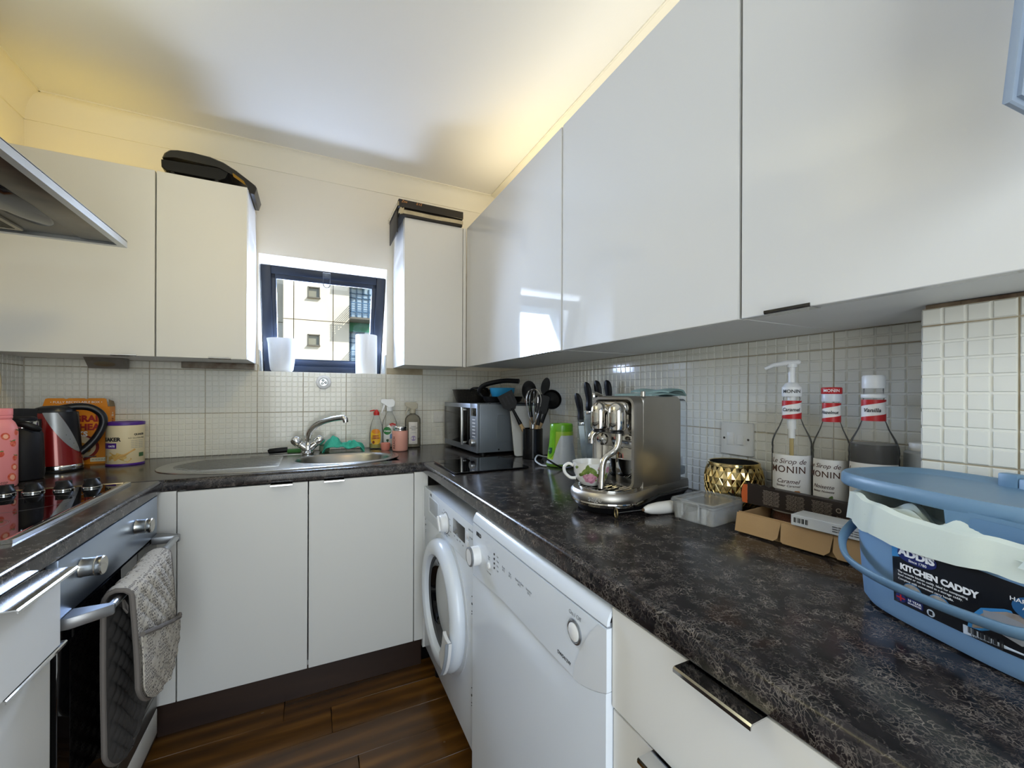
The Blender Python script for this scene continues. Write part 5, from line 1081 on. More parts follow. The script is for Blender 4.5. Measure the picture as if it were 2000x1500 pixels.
# cup on the drip tray
fc=thing('teacup','floral china teacup under the coffee machine spout','cup',tuple(Tm(*CM)@Rz(CR)@Vector((-.026,.030,.0577))),R(-35))
M_CHINA=mat('white_china','#e6e4de',.12,coat=.5)
cup=[(.022,0),(.027,.001),(.029,.004),(.038,.014),(.0445,.032),(.0475,.056),(.0485,.0585),(.0470,.0585),(.0435,.034),(.036,.016),(.001,.008)]
b=B(); lathe(b,cup,40); obj('bowl',b,M_CHINA,fc)
b=B(); tube(b,catmull([(-.0455,0,.046),(-.058,0,.051),(-.069,0,.042),(-.067,0,.027),(-.054,0,.015),(-.039,0,.014)],6),.0042,10,sq=(1,1.3)); obj('handle',b,M_CHINA,fc)
def cuprad(z):
    for (r0,z0),(r1,z1) in zip(cup[3:6],cup[4:7]):
        if z<=z1: return r0+(r1-r0)*(z-z0)/(z1-z0)
    return .0478
def cupfan(pts,m,name,par,off=.0005):
    b=B(); c=(sum(p[0] for p in pts)/len(pts),sum(p[1] for p in pts)/len(pts)); rings=[]
    for t in(.05,.5,1): rings.append([((cuprad(z)+off)*math.sin(a),-(cuprad(z)+off)*math.cos(a),z) for a,z in[(c[0]+(p[0]-c[0])*t,c[1]+(p[1]-c[1])*t) for p in pts]])
    loft(b,rings,True,False); return obj(name,b,m,par)
M_ROSE=mat('rose_print','#a8687f',.3,var=(140,'#e2b3bf',.8)); M_LEAF=mat('leaf_print','#55692c',.3,var=(120,'#8a9a4a',.8)); M_PETAL=mat('petal_print','#d79aae',.3)
def leafpts(a,z,l,w,th): return [(a+(x*math.cos(th)-y*math.sin(th))/.043,z+x*math.sin(th)+y*math.cos(th)) for x,y in[(l*math.cos(t)*.5,w*math.sin(t)*.5*(1-.3*math.cos(t))) for t in[2*PI*i/14 for i in range(14)]]]
for a,z,l,w,th in((-.42,.036,.022,.011,1.1),(-.22,.044,.024,.012,1.5),(.05,.040,.024,.014,2.2),(.22,.028,.022,.013,.2),(.12,.020,.018,.010,-.5),(-.62,.030,.016,.008,.4),(-.9,.047,.012,.007,.3),(.45,.046,.014,.008,.6),(.62,.018,.013,.008,.8),(.95,.03,.018,.009,1.2),(1.1,.022,.016,.009,.2)): cupfan(leafpts(a,z,l,w,th),M_LEAF,'leaf_print',fc)
ro=cupfan([(-.12+.40*math.cos(t)*(1+.12*math.sin(5*t)),.0215+.0125*math.sin(t)*(1+.12*math.cos(5*t))) for t in[2*PI*i/26 for i in range(26)]],M_ROSE,'rose_print',fc,.0008)
for k in range(4): cupfan([(-.12+.06*math.cos(k*1.7)+.13*math.cos(t),.0215+.0035*math.sin(k*1.7)+.0045*math.sin(t)) for t in[2*PI*i/12 for i in range(12)]],M_PETAL if k%2 else M_ROSE,'petal_print',ro,.0010+.0001*k)
cupfan([(.42+.10*math.cos(t),.047+.005*math.sin(t)) for t in[2*PI*i/12 for i in range(12)]],M_ROSE,'rosebud_print',fc,.0008); cupfan([(1.0+.16*math.cos(t),.042+.008*math.sin(t)) for t in[2*PI*i/12 for i in range(12)]],M_ROSE,'rosebud_print',fc,.0008)
# folded cloth on the machine
tcl=thing('tea_towel','folded green striped cloth on top of the coffee machine','cloth',tuple(Tm(*CM)@Rz(CR)@Vector((.170,.0,.2836))),CR)
M_TT=mat('sage_striped_cloth','#8fa8a4',.95,bump=(300,.5)); n_,L_2,b_=nodes_of(M_TT); tc_=n_.new('ShaderNodeTexCoord'); wv=n_.new('ShaderNodeTexWave'); wv.inputs['Scale'].default_value=75; wv.bands_direction='Y'; L_2.new(tc_.outputs['Object'],wv.inputs[0]); cr_=n_.new('ShaderNodeValToRGB'); cr_.color_ramp.elements[0].color=(*C('#6f8f90'),1); cr_.color_ramp.elements[1].color=(*C('#a9bdb8'),1); L_2.new(wv.outputs['Fac'],cr_.inputs[0]); L_2.new(cr_.outputs[0],b_.inputs['Base Color'])
b=B(); surf(b,lambda u,v:(-.070+.140*u,-.062+.118*v,.0045+.004*math.sin(PI*u)*abs(math.sin(5*v+u*3))),24,16,.004); obj('lower_fold',b,M_TT,tcl)
b=B(); surf(b,lambda u,v:(-.005+.092*u,-.071+.120*v,.013+.007*math.sin(PI*u)+.002*math.sin(9*v)-.010*max(0,u-.85)/.15),18,16,.0045); obj('upper_fold',b,M_TT,tcl)

# ------------------------------------------------------------------ milk frother, clip box, gold pot
mf=thing('milk_frother','white handheld milk frother lying in front of the coffee machine','frother',(0,0,ZT),0)
b=B(); h0=Vector((.704,.7405,.0155)); h1=Vector((.825,.7300,.0155)); dv=(h1-h0)
tube(b,[h0,h0+dv*.04,h0+dv*.14,h0+dv*.35,h0+dv*.7,h0+dv*.95,h1],[.004,.0075,.0115,.0145,.0155,.0145,.009],18); obj('handle',b,mat('frother_white','#e3e0da',.3,coat=.3),mf)
b=B(); tube(b,[h0+Vector((-.004,0,0)),h0+dv*.03],[.003,.005],10); obj('nozzle',b,mat('worn_brown_tip','#6b5138',.5),mf)
w0=Vector((.632,.7525,.013)); b=B(); tube(b,[h0,w0],.0011,6); obj('shaft',b,M_CHROME,mf)
b=B(); wd=(w0-h0).normalized(); c_=w0; e1=Vector((0,0,1)); e2=wd.cross(e1).normalized(); tube(b,[c_+(e1*math.cos(t)+e2*math.sin(t)*.6)*.0105 for t in[2*PI*i/22 for i in range(22)]],.0019,6,closed=True); obj('whisk_ring',b,mat('brassy_wire','#8b7a55',.35,.9),mf)
cb_=thing('clip_box','small clear plastic clip box with black clip handle on the worktop','box',(.832,.668,ZT),R(8))
M_CLIP=thin_mat('cloudy_plastic','#f6f8f8',.20,.14,1.14)
b=B(); loft(b,[[(x,y,z) for x,y in rrect(w,d,.006,3)] for w,d,z in((.122,.096,.0005),(.128,.101,.040))],True,False); loft(b,[[(x,y,z) for x,y in rrect(w,d,.006,3)] for w,d,z in((.119,.093,.002),(.125,.098,.040))],True,False); obj('tub',b,M_CLIP,cb_)
b=B(); prism(b,rrect(.136,.109,.007,4),.038,.0445,ch=.0012); frame(b,rrect(.132,.105,.006,4),rrect(.124,.097,.005,4),.0445,.0475); obj('lid',b,M_CLIP,cb_)
for s in(-1,1):
    b=B(); x=s*.0695; tube(b,catmull([(x,-.022,.012),(x,-.022,.024),(x+.001*s,-.020,.032),(x+.004*s,-.024,.040),(x+.003*s,-.014,.0505),(x+.003*s,0,.053),(x+.003*s,.014,.0505),(x+.004*s,.024,.040),(x+.001*s,.020,.032),(x,.022,.024),(x,.022,.012)],4),.0028,8) if s>0 else tube(b,[(x,-.02,.012),(x,-.02,.044),(x,.02,.044),(x,.02,.012)],.0028,8); obj('clip_handle',b,M_BLACK if s>0 else M_CLIP,cb_)
for y in(-.03,.03):
    b=B(); box(b,-.0675,-.0640,y-.006,y+.006,.004,.040,.001); obj('rib',b,M_CLIP,cb_)
gp=thing('gold_pot','shiny gold diamond-faceted pot with black inside by the wall','pot',(.962,.697,ZT),0)
M_GOLD=mat('mirror_gold','#d9ba70',.10,1,var=(9,'#e0dccb',.7))
GN=22; 
prf=[(.040,.001),(.052,.012),(.062,.034),(.0668,.060),(.0660,.086),(.061,.108),(.0565,.117)]
def grad(z):
    for (r0,z0),(r1,z1) in zip(prf,prf[1:]):
        if z<=z1: return r0+(r1-r0)*(z-z0)/(z1-z0)
    return prf[-1][0]
b=B(); rows=7; zs=[.001+.1165*k/rows for k in range(rows+1)]; V=[]
for k,z in enumerate(zs):
    o=.5*(k%2); V.append([b.verts.new((grad(z)*math.cos(2*PI*(i+o)/GN),grad(z)*math.sin(2*PI*(i+o)/GN),z)) for i in range(GN)])
for k in range(rows-1):        # each diamond: centre pushed out, four facets
    for i in range(GN):
        o=k%2; a=V[k][i]; l=V[k+1][(i-1+o)%GN]; r=V[k+1][(i+o)%GN]; t=V[k+2][i]
        c=(a.co+l.co+r.co+t.co)/4; n=Vector((c.x,c.y,0)).normalized(); m_=b.verts.new(c+n*.0030)
        for p,q in((a,r),(r,t),(t,l),(l,a)): b.faces.new((p,q,m_))
for i in range(GN):
    b.faces.new((V[0][i],V[0][(i+1)%GN],V[1][i])); o=(rows-1)%2; b.faces.new((V[rows][i],V[rows-1][(i+1-o)%GN if False else (i+ (0 if o else 0))%GN],V[rows][(i+1)%GN])) if False else None
obj('faceted_shell',b,M_GOLD,gp,smooth=False)
b=B(); 
for k in range(rows-1):
    for i in range(GN):
        o=(k%2); f=lambda kk,ii:Vector(((grad(zs[kk])+.0006)*math.cos(2*PI*(ii+.5*(kk%2))/GN),(grad(zs[kk])+.0006)*math.sin(2*PI*(ii+.5*(kk%2))/GN),zs[kk]))
        for ii in((i-1+o),(i+o)): tube(b,[f(k,i),f(k+1,ii)],.0011,4)
obj('diamond_ridges',b,mat('pale_gold','#d9c590',.12,1),gp)['kind']='stuff'
b=B(); lathe(b,[(.0555,.100),(.0585,.104),(.0600,.112),(.0595,.118),(.0575,.1195),(.0555,.118)],44,cap0=False,cap1=False); obj('rim',b,M_GOLD,gp)
b=B(); lathe(b,[(.038,.0),(.041,.003)],30); lathe(b,[(.001,.010),(.045,.012),(.055,.06),(.0553,.1175)],40,cap0=True,cap1=False); obj('black_liner',b,mat('matt_black_inside','#0b0a09',.7),gp)

# ------------------------------------------------------------------ kraft tray with syrup bottles
KT_A=R(-84.4)
ky=thing('cardboard_tray','open brown cardboard tray holding the three syrup bottles','box',(.8125,.576,ZT),KT_A)
M_KRAFT=mat('brown_kraft_card','#b4946a',.8,bump=(150,.15),var=(14,'#a5835a',.5)); M_KPRINT=mat('pale_swash_print','#c6a679',.8)
# local x runs along the front towards the camera's right, y towards the wall
KL,KD,KH=.222,.205,.043
b=B(); box(b,0,KL,0,KD,.0005,.0035,.0006,seg=1); obj('tray_floor',b,M_KRAFT,ky)
b=B(); box(b,0,KL,-.001,.0015,.0005,KH,.0004,seg=1); obj('front_wall',b,M_KRAFT,ky)
for x in(0,KL-.002):
    b=B(); box(b,x,x+.002,.0,KD,.0005,KH-.004,.0004,seg=1); obj('side_wall',b,M_KRAFT,ky)
b=B(); box(b,0,KL,KD-.002,KD,.0005,KH,.0004,seg=1); obj('back_wall',b,M_KRAFT,ky)
flp=[[( .000,.0),(.075,.0),(.082,.006),(.084,.036),(.078,.0385),(-.002,.0385)],[(.0845,.036),(.088,.004),(.092,0),(.160,0),(.168,.008),(.170,.0385),(.088,.0385)],[(.171,.0385),(.172,.010),(.180,0),(.221,0),(.222,.0385)]]
for k,q in enumerate(flp):
    b=B(); prism(b,q,0,.0016,basis((0,-.0135,.0035),(1,0,0),(0,.30,.954))); f_=obj('front_flap',b,M_KRAFT,ky)
    b=B()
    for s in((.012,.03,.05),(.10,.125,.15),(.182,))[k]:
        tube(b,catmull([(s,.037,0),(s+.008,.026,0),(s+.014,.024,0),(s+.016,.031,0),(s+.021,.037,0)],4),.0024,5,M=basis((0,-.0137,.0035),(1,0,0),(0,.30,.954)),sq=(.12,1))
    obj('swash_print',b,M_KPRINT,f_)
M_SYRG=thin_mat('thin_syrup_glass','#f6f4ee',.08,.08,1.10); M_LBL=mat('white_paper_label','#e4e2df',.5); M_LRED=mat('label_red','#b51d20',.4); M_SCRIPT=mat('label_brown_ink','#4a2a1c',.5)
SYR=[(.033,0),(.0365,.004),(.037,.012),(.037,.018),(.0362,.022),(.037,.028),(.037,.150),(.0375,.156),(.0365,.162),(.0375,.168),(.0365,.178),(.0325,.190),(.0235,.208),(.0168,.226),(.0150,.242),(.0148,.262),(.0155,.264),(.0155,.268),(.0145,.270),(.0145,.284)]
def syrup(label,loc,k,kr,liq,liqm,flavour,rz,words,picture,off):
    t=thing('syrup_bottle',label,'bottle',loc,rz)
    S=lambda P:[(r*kr,z*k) for r,z in P]
    b=B(); lathe(b,S(SYR),36,cap1=False); obj('glass',b,M_SYRG,t)
    ins=[(max(.001,r*kr-.0022),z*k) for r,z in SYR if .0<z*k<liq]; b=B(); lathe(b,[(.001,.0035)]+[(ins[0][0],.004)]+ins[1:]+[(ins[-1][0],liq),(.001,liq)],32); obj('syrup',b,liqm,t)
    b=B(); R_=.037*kr; patch(b,R_+.0004,-1.15,1.15,.030*k,.150*k,22); lb=obj('label',b,M_LBL,t)
    rr=R_+.0011
    text(lb,'Le Sirop de',.0150*kr,M_SCRIPT,wrap=rr,M=Rz(off)@Tm(0,0,.137*k),shear=.35)
    text(lb,'MONIN',.0205*kr,M_SCRIPT,wrap=rr,M=Rz(off)@Tm(0,0,.120*k),bold=.0001,sx=.95,space=1.08)
    text(lb,flavour,.0125*kr,M_SCRIPT,wrap=rr,M=Rz(off)@Tm(-.006 if False else 0,0,.096*k),shear=.35)
    text(lb,'Saveur '+flavour,.0070*kr,M_SCRIPT,wrap=rr,M=Rz(off)@Tm(0,0,.087*k),shear=.3)
    def wf(pts,m,name,o=.0009):
        b=B(); wrapfan(b,pts,R_,o); q=obj(name,b,m,lb); q.matrix_local=Rz(off+.28)
    if picture=='caramel':
        for x,z in((-.009,.064),(.003,.062),(.012,.066),(-.002,.071),(.007,.074)): wf([(x+p[0],z*k+p[1]) for p in rrect(.011,.009,.003,3)],mat('caramel_cube_print','#9c5a22',.5,var=(90,'#c98a45',.8)),'caramel_print',.0009+.0001*random.random())
    else:
        for x,z,th in((-.012,.070,.3),(.004,.072,1.2),(.012,.064,-.5),(-.004,.060,2.8)): wf([(x+(a*math.cos(th)-c*math.sin(th)),z*k+a*math.sin(th)+c*math.cos(th)) for a,c in[(.009*math.cos(q),.0042*math.sin(q)*(1-.3*math.cos(q))) for q in[2*PI*i/14 for i in range(14)]]],mat('green_leaf_print','#4d6b35',.5,var=(120,'#7d9a55',.7)),'leaf_print',.0009+.0001*random.random())
    # neck band: white with slanted red ends
    rn=.0165*kr+.0012; 
    def nb(u0,zf0,zf1,m,name,o):
        b=B(); f=lambda u,v:((rn+o)*math.sin(-1.5+3.0*u),-(rn+o)*math.cos(-1.5+3.0*u),zf0(u)+(zf1(u)-zf0(u))*v); surf(b,f,20,3,.0005); return obj(name,b,m,t)
    z0,z1=.224*k,.262*k
    nb(0,lambda u:z0,lambda u:z1,M_LBL,'neck_label',0)
    nl=nb(0,lambda u:z0,lambda u:z0+.006+.008*u,M_LRED,'red_band',.0004); nb(0,lambda u:z1-.013+.010*u,lambda u:z1,M_LRED,'red_band',.0004)
    text(t,words,.0105*kr,M_INK,wrap=rn+.0009,M=Rz(off*.6)@Tm(0,0,.243*k),bold=.0001,shear=.25)
    return t
M_CARA=mat('caramel_syrup','#5c2410',.12); M_HAZ=mat('thin_hazelnut_syrup','#a8967a',.15); M_VAN=mat('dark_syrup','#0d0806',.3,spec=.2)
view=lambda x,y: math.atan2(y,x)-PI/2      # turn so that local -y looks at the camera
p=(.945,.5465); s1=syrup('caramel syrup bottle with white pump, leftmost of the three',(p[0],p[1],ZT+.0042),1.035,1.0,.055,M_CARA,'Caramel',view(*p),'Caramel','caramel',-.20)
cz=.284*1.035
b=B(); lathe(b,[(.0175,cz-.014),(.0185,cz-.012),(.0185,cz+.006),(.016,cz+.009),(.012,cz+.015),(.007,cz+.017)],28); pc_=obj('pump_collar',b,M_WPL2,s1); text(pc_,'MONIN',.0105,M_INK,wrap=.0188,M=Tm(0,0,cz-.003),bold=.0001)
b=B(); cyl(b,.0065,cz+.015,cz+.052,16); obj('pump_stem',b,M_WPL2,s1)
b=B(); tube(b,[(.016,0,cz+.060),(.012,0,cz+.061),(-.010,0,cz+.060),(-.034,0,cz+.056),(-.050,0,cz+.048)],[.004,.0075,.0078,.006,.0042],12,sq=(.75,1)); cyl(b,.010,cz+.050,cz+.058,16); obj('pump_head',b,M_WPL2,s1)
b=B(); tube(b,[(0,0,cz-.01),(0,0,cz-.085)],.0085,12); cyl(b,.0065,cz-.105,cz-.083,12); obj('pump_barrel',b,M_WPL2,s1)
b=B(); tube(b,[(0,0,cz-.10),(0,0,.060)],.0042,8); obj('dip_tube',b,mat('yellowed_tube','#c9ad5f',.35,trans=.3),s1)
p=(.962,.4780); s2_=syrup('hazelnut syrup bottle with red screw cap, middle of the three',(p[0],p[1],ZT+.0042),1.02,.86,.022,M_HAZ,'Noisette',view(*p),'Hazelnut','hazelnut',-.45)
cz=.284*1.02
b=B(); lathe(b,[(.0165,cz-.020),(.0172,cz-.018),(.0172,cz-.004),(.0165,cz-.003)],28); obj('cap_skirt',b,mat('cap_lilac_white','#cfd2da',.35),s2_)
b=B(); lathe(b,[(.0172,cz-.004),(.0178,cz-.003),(.0178,cz+.008),(.0165,cz+.0095),(.001,cz+.010)],28); rc=obj('screw_cap',b,M_LRED,s2_); text(rc,'MONIN',.0085,M_WINK,wrap=.0180,M=Tm(0,0,cz+.0025),bold=.0001)
p=(.953,.4035); s3_=syrup('vanilla syrup bottle of dark syrup with white cap, rightmost of the three',(p[0],p[1],ZT+.0042),1.05,1.0,.192,M_VAN,'Vanille',view(*p),'Vanilla','vanilla',-.25)
cz=.284*1.05
b=B(); lathe(b,[(.0165,cz-.002),(.0172,cz),(.0172,cz+.020),(.0155,cz+.0225),(.001,cz+.023)],28); lathe(b,[(.0178,cz-.020),(.0185,cz-.019),(.0185,cz-.014),(.0178,cz-.013)],28); obj('screw_cap',b,M_WPL2,s3_)
# dark long box resting across the tray, white small box on the tray's front wall
dk=thing('chocolate_box','torn long dark brown carton lying across the tray before the bottles','box',(.8845,.6065,ZT+.0435),R(-87.5))
M_DKB=mat('dark_brown_card','#2a211d',.45,bump=(120,.05)); 
b=B(); box(b,0,.262,0,.019,0,.042,.0008,seg=1); obj('carton',b,M_DKB,dk)
Mdk=basis((0,-.0002,0),(1,0,0),(0,0,1)); M_DTXT=mat('beige_small_print','#a5988c',.6)
for k in range(3):
    for j in range(11): text(dk,('ingredients sugar cocoa mass','contains milk soya emulsifier','butter whole milk powder nuts')[(j+k)%3],.0033,M_DTXT,M=Mdk@Tm(.052+.048*k,.036-.0029*j,.0002),sx=.85) if j%1==0 else None
text(dk,'Store in a cool dry place',.0035,M_DTXT,M=Mdk@Tm(.190,.014,.0002)); text(dk,'Best before see base',.0035,M_DTXT,M=Mdk@Tm(.190,.009,.0002))
b=B(); frame(b,ell(.0045,.0045,18),ell(.0030,.0030,18),.0001,.0004,Mdk@Tm(.176,.026,0)); obj('recycling_mark',b,M_DTXT,dk)
b=B(); prism(b,[(0,0),(-.010,.002),(-.012,.020),(-.009,.042),(0,.042)],-.0006,.0006,basis((0,.0,0),(1,0,0),(0,0,1))@Ry(.5)); obj('orange_end_flap',b,mat('orange_print_flap','#c2581e',.5),dk)
b=B(); prism(b,[(0,.004),(-.022,.002),(-.024,.030),(0,.036)],-.0006,.0006,basis((-.004,.012,0),(1,0,0),(0,0,1))@Ry(-.6)); wf_=obj('white_end_flap',b,mat('white_card','#d8d2c8',.6),dk)
b=B(); box(b,-.016,-.008,-.003,-.002,.012,.022,0,basis((-.004,.010,0),(1,0,0),(0,1,0))); obj('print_square',b,M_INK,wf_)
b=B(); surf(b,lambda u,v:(.0+.060*u,.0,.042+.006*v*abs(math.sin(11*u+1))),14,1,.0006); obj('torn_edge',b,M_DKB,dk)
wb=thing('medicine_box','small white printed carton on the front edge of the cardboard tray','box',(.8080,.470,ZT+.0435),R(-84.4))
b=B(); box(b,0,.118,.004,.052,0,.020,.0008,seg=1); obj('carton',b,mat('white_carton','#d9dcdf',.45),wb)
Mwb=basis((0,.0038,0),(1,0,0),(0,0,1))
for k in range(16): 
    if k%4!=3:
        b=B(); box(b,.005+.0016*k,.0058+.0016*k+.0006*(k%3==0),.006,.015,.0,.0002,0,Mwb); obj('barcode_bar',b,M_INK,wb)
for j in range(3): text(wb,'Calpol tablets 500 mg take with water'[7:],.0034,M_INK,M=Mwb@Tm(.085,.014-.004*j,.0002),sx=.9)
# canister behind the vanilla bottle
cn=thing('silver_canister','small silver canister with white lid between vanilla bottle and tiled boxing','canister',(1.004,.3485,ZT+.0),0)
b=B(); lathe(b,[(.026,.0),(.0285,.002),(.0285,.182),(.025,.186),(.020,.1865)],36); obj('body',b,mat('satin_silver','#b4bac1',.35,.25),cn)
b=B(); lathe(b,[(.021,.186),(.0215,.187),(.0215,.199),(.0205,.2005),(.001,.201)],32); obj('lid',b,M_WPL2,cn)

# ------------------------------------------------------------------ kitchen caddy
kc_=thing('kitchen_caddy','blue kitchen waste caddy with white liner bag, tilted lid and label','caddy',(.721,.190,ZT),R(-108.6))
M_CAD=mat('powder_blue_plastic','#7496b8',.42,bump=(320,.04)); M_CADL=mat('powder_blue_lid','#6686a0',.38,bump=(320,.04))
def cadr(a,bb,z,p=3.6,n=64): return [(x,y,z) for x,y in ell(a,bb,n,0,0,p)]
def dip(r): return [(x,y,z-(.012*max(0,min(1,(-y)/.07))*(1-min(1,abs(x)/.118)**2.5) if z>.1 else 0)) for x,y,z in r]
b=B(); loft(b,[cadr(.100,.062,.0005),cadr(.112,.070,.003),cadr(.118,.075,.012),cadr(.122,.0775,.06),dip(cadr(.1255,.0808,.125)),dip(cadr(.127,.082,.140))],True,False); loft(b,[dip(cadr(.123,.078,.140)),cadr(.116,.071,.02)],False,True); loft(b,[dip(cadr(.127,.082,.140)),dip(cadr(.123,.078,.140))],False,False); obj('tub',b,M_CAD,kc_)
# liner bag folded over the rim
LN=96
def liner_ring(a,bb,z,w,ph,hang):
    out=[]
    for i,(x,y) in enumerate(ell(a,bb,LN,0,0,3.4)):
        t=2*PI*i/LN; wob=w*(math.sin(7*t+ph)+.6*math.sin(17*t+2*ph)+.4*math.sin(29*t))
        r=math.hypot(x,y); k=1+wob/r; out.append((x*k,y*k,z+hang*(.5+.5*math.sin(3*t+1.1+ph))+w*.8*math.sin(13*t+ph)))
    return out
b=B(); loft(b,[liner_ring(.100,.058,.10,.004,.2,0),dip(liner_ring(.116,.070,.136,.003,.5,.004)),dip(liner_ring(.1245,.0795,.1500,.0018,.2,.004)),dip(liner_ring(.1310,.0850,.1470,.0020,.6,.004)),dip(liner_ring(.1325,.0868,.130,.0022,.7,-.002)),dip(liner_ring(.1345,.0872,.115,.0026,.9,-.005))],False,False); 
M_LIN=mat('pale_green_liner','#dfe8de',.35,spec=.5,trans=.15,sss=.2,bump=(60,.25)); obj('liner_bag',b,M_LIN,kc_)
b=B(); random.seed(11)
def crump(u,v):
    x=-.085+.215*u; e=math.sin(PI*u)**.5*math.sin(PI*v)**.6
    return (x,-.079+.060*v+.004*math.sin(14*u),.126+.030*e*(.55+.45*math.sin(5.2*u*PI))+.006*math.sin(23*u+7*v)*e+.004*math.sin(31*v-11*u)*e)
surf(b,crump,44,18); obj('crumpled_liner',b,M_LIN,kc_)
b=B()
def puff(u,v): 
    e=math.sin(PI*u)**.5*math.sin(PI*v)**.5; return (.075+.065*u,-.086+.050*v,.120+.040*e+.005*math.sin(13*u+9*v)*e)
surf(b,puff,24,16); obj('liner_fold',b,M_LIN,kc_)
# lid: raised rim, sunk panel, front tongue
b=B(); ML=Tm(-.034,.020,.1585)@Rx(.015)
loft(b,[[(x,y,z) for x,y in ell(a,bb,64,0,0,3.4)] for a,bb,z in((.132,.086,-.003),(.134,.088,.0),(.1335,.0875,.012),(.131,.085,.0155),(.122,.076,.0155),(.113,.068,.0105),(.108,.063,.0095))],True,True,M=ML); obj('lid',b,M_CADL,kc_)
TQ=[(-.062,.002),(.062,.002),(.060,-.018),(.056,-.048),(.046,-.056),(-.046,-.056),(-.056,-.048),(-.060,-.018)]
b=B(); loft(b,[[(x*.86+.052,-.0665+yo,.157+z*.82) for x,z in TQ] for yo in(0,.003)]); tg=obj('lid_tongue',b,M_CADL,kc_)
b=B(); loft(b,[[(.048+x,-.0669+yo,.146+z) for x,z in rrect(.050,.016,.008,6)] for yo in(0,-.0006)]); obj('thumb_recess',b,mat('powder_blue_recess','#6081a0',.38),tg)
b=B(); box(b,-.030,.050,.082,.094,.120,.182,.003); box(b,-.050,-.030,.082,.096,.160,.186,.002); obj('hinge_block',b,M_CADL,kc_)
# swing handle hanging in front
b=B(); hp=[(-.127,0,.125),(-.131,-.025,.110),(-.128,-.055,.093),(-.115,-.080,.080),(-.09,-.098,.066),(-.05,-.108,.061),(0,-.112,.061),(.06,-.112,.064),(.1,-.107,.070),(.125,-.08,.090),(.131,-.03,.113),(.127,0,.125)]
tube(b,catmull(hp,6),.0068,10,sq=(1.15,.55)); obj('carry_handle',b,M_CADL,kc_)
for s in(-1,1):
    b=B(); cyl(b,.012,0,.008,16,basis((s*.1215,0,.122),(0,1,0),(0,0,1),(s,0,0))); obj('handle_pivot',b,M_CADL,kc_)
# label on the front
def fy(x,z):  # front surface of the tub
    t=z/.140; a=.118+.009*t; bb=.0750+.007*t; return -bb*(max(0,1-abs(x/a)**3.6))**(1/3.6)-.0006
def front_patch(x0,x1,z0,z1,m,name,par,o=0,nu=16,nv=6,fz=None):
    b=B(); surf(b,lambda u,v:(x0+(x1-x0)*u,fy(x0+(x1-x0)*u,(fz(u,v) if fz else z0+(z1-z0)*v))-o,(fz(u,v) if fz else z0+(z1-z0)*v)),nu,nv); return obj(name,b,m,par)
def front_poly(pts,m,name,par,o):
    b=B(); c=(sum(p[0] for p in pts)/len(pts),sum(p[1] for p in pts)/len(pts)); rings=[]
    for t in(.03,.35,.7,1): rings.append([(x,fy(x,z)-o,z) for x,z in[(c[0]+(p[0]-c[0])*t,c[1]+(p[1]-c[1])*t) for p in pts]])
    loft(b,rings,True,False); return obj(name,b,m,par)
M_LBK=mat('label_black','#101116',.35); M_LNV=mat('label_navy','#1b2561',.35); M_LBL2=mat('label_blue','#3d84bd',.35); M_LSIL=mat('label_silver','#c3ccd6',.4)
LX=-.047
lb=front_patch(LX,.112,.028,.110,M_LBK,'label',kc_,.0002,fz=lambda u,v:.028+(.110-.012*u-.028)*v)
front_poly([(LX,.110),(LX,.084),(LX+.010,.087),(LX+.022,.098),(LX+.028,.109)],M_LBL2,'blue_corner',lb,.0005)
front_poly([(-.0185+x,.0925+z) for x,z in ell(.0215,.0098,30,p=2.4)],M_LNV,'maker_oval',lb,.0007)
def ftext(body,size,x,z,m,par,o=.0010,**k):
    me=textmesh(body,size,**k)
    for v in me.vertices:
        X=x+v.co.x; Z=z+v.co.y; v.co=(X,fy(X,Z)-o-v.co.z,Z)
    me.materials.append(m); return obj('lettering',me,None,par)
ftext('ADDIS',.0118,-.0185,.0942,M_WINK,lb,bold=.0006,sx=1.15); ftext('Since 1780',.0045,-.017,.0862,M_WINK,lb)
ftext('KITCHEN CADDY',.0097,LX+.010,.0755,M_WINK,lb,bold=.0005,align='LEFT')
ftext('The versatile kitchen caddy. Ideal for composting',.0036,LX+.007,.0685,M_WINK,lb,align='LEFT'); ftext('food waste or can be used as a storage caddy.',.0036,LX+.007,.0645,M_WINK,lb,align='LEFT'); ftext('Complete with convenient carry handle.',.0036,LX+.007,.0598,M_WINK,lb,align='LEFT')
M_PHO=mat('photo_grey_print','#8f8a86',.5,var=(120,'#c9c2b8',.9)); M_PHB=mat('photo_warm_print','#a49a92',.5,var=(70,'#7d736c',.9))
for x in(-.024,.004):
    front_poly([(x+a,.0505+c) for a,c in ell(.0105,.0078,24)],M_LBL2,'photo_rim',lb,.0006); front_poly([(x+a,.0505+c) for a,c in ell(.0097,.0070,24)],M_PHO,'photo_print',lb,.0009)
front_poly([(-.038+a,.0355+c) for a,c in ell(.0065,.0052,20)],M_LNV,'flag_roundel',lb,.0006); front_poly([(-.038+a,.0355+c) for a,c in rrect(.010,.0016,.0004,2)],M_LRED,'flag_cross',lb,.0009); front_poly([(-.038+a,.0355+c) for a,c in rrect(.0018,.008,.0004,2)],M_LRED,'flag_cross',lb,.0009)
front_poly([(-.022+a,.0355+c) for a,c in rrect(.018,.008,.001,2)],M_LNV,'guarantee_patch',lb,.0006); ftext('10 YEAR',.0042,-.022,.0368,M_WINK,lb); ftext('GUARANTEE',.0026,-.022,.0335,M_WINK,lb)
front_poly([(-.005+a,.0335+c) for a,c in ell(.0042,.0042,18)],M_LSIL,'recycling_mark',lb,.0006); front_poly([(-.005+a,.0335+c) for a,c in rrect(.004,.005,.0005,2)],M_LBK,'recycling_print',lb,.0009)
front_poly([(.026,.028),(.112,.028),(.112,.038),(.026,.038)],M_LSIL,'barcode_panel',lb,.0006)
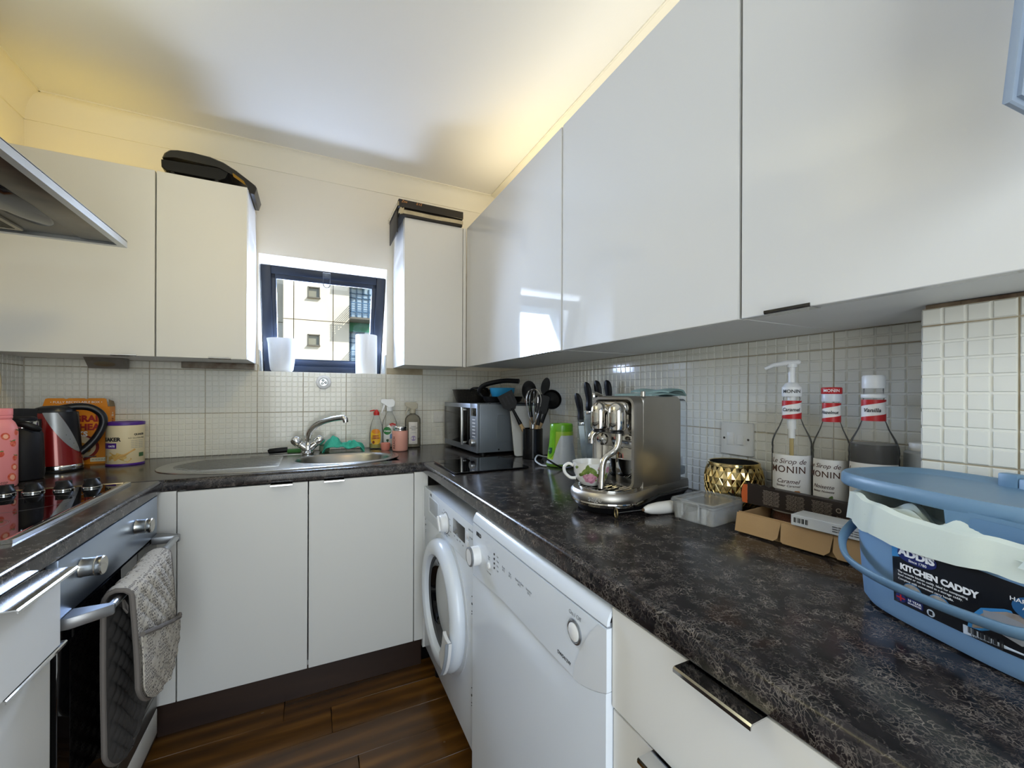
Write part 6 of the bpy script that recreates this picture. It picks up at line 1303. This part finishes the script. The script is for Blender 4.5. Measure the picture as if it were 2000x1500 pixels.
for k in range(26):
    if k%5!=2: front_poly([(.031+.0011*k+a,.0350+c) for a,c in((-.0004,-.0035),(.0004+.0003*(k%3),-.0035),(.0004+.0003*(k%3),.003),(-.0004,.003))],M_INK,'barcode_bar',lb,.0010)
ftext('5 010303 176253',.0036,.046,.0300,M_INK,lb,.0011)
front_poly([(.030,.038),(.032,.050),(.042,.064),(.060,.072),(.085,.075),(.112,.075),(.112,.039),(.04,.039)],M_LBL2,'photo_border',lb,.0005); front_poly([(.034,.039),(.036,.050),(.046,.062),(.062,.070),(.085,.073),(.111,.073),(.111,.039)],M_PHB,'photo_print',lb,.0008)
front_poly([(.046,.048),(.072,.041),(.084,.048),(.082,.063),(.060,.066),(.044,.063)],mat('photo_caddy_print','#8d9096',.5),'pictured_caddy',lb,.0011)
front_poly([(.090+a,.080+c) for a,c in ell(.024,.014,26)],mat('sticker_blue','#2d5f8f',.35),'blue_sticker',lb,.0013); ftext('HARD WEARING\nAND WIPE\nCLEAN',.0060,.088,.080,M_WINK,lb,.0019)

# ------------------------------------------------------------------ unidentified casing at the top right, close to the camera, set without any support
hp_=thing('unidentified_casing','unidentified pale blue grey plastic casing with dark curved screen hanging at the top right','appliance',(.550,.1350,1.421),0)
Mh=basis((0,0,0),(.93,.25,-.27),(-.02,.10,1))
b=B(); M_HP=mat('pale_blue_casing','#8391a3',.45)
ux,uz=Vector((.99,-.10,-.03)).normalized(),Vector((.02,-.075,1)).normalized()
Mh=basis((0,0,0),ux,uz-ux*uz.dot(ux))
prism(b,[(0,0),(.13,-.0),(.13,.40),(0,.40)],-.006,0,Mh,ch=.0015); obj('casing',b,M_HP,hp_)
b=B(); frame(b,[(.007,.006),(.125,.006),(.125,.395),(.007,.395)],[(.011,.010),(.121,.010),(.121,.391),(.011,.391)],0,.003,Mh); obj('raised_frame',b,M_HP,hp_)
b=B(); q=[(.060,.030),(.10,.012),(.12,.012),(.12,.39),(.036,.39),(.036,.16),(.042,.09)]; prism(b,q,0,.006,Mh,ch=.001); obj('insert',b,mat('smoked_insert','#2b2825',.2),hp_)
b=B(); tube(b,[(x,z,.005) for x,z in[(.10,.010),(.058,.028),(.041,.09),(.034,.16),(.034,.39)]],.0018,6,M=Mh); obj('insert_trim',b,M_CHROME,hp_)
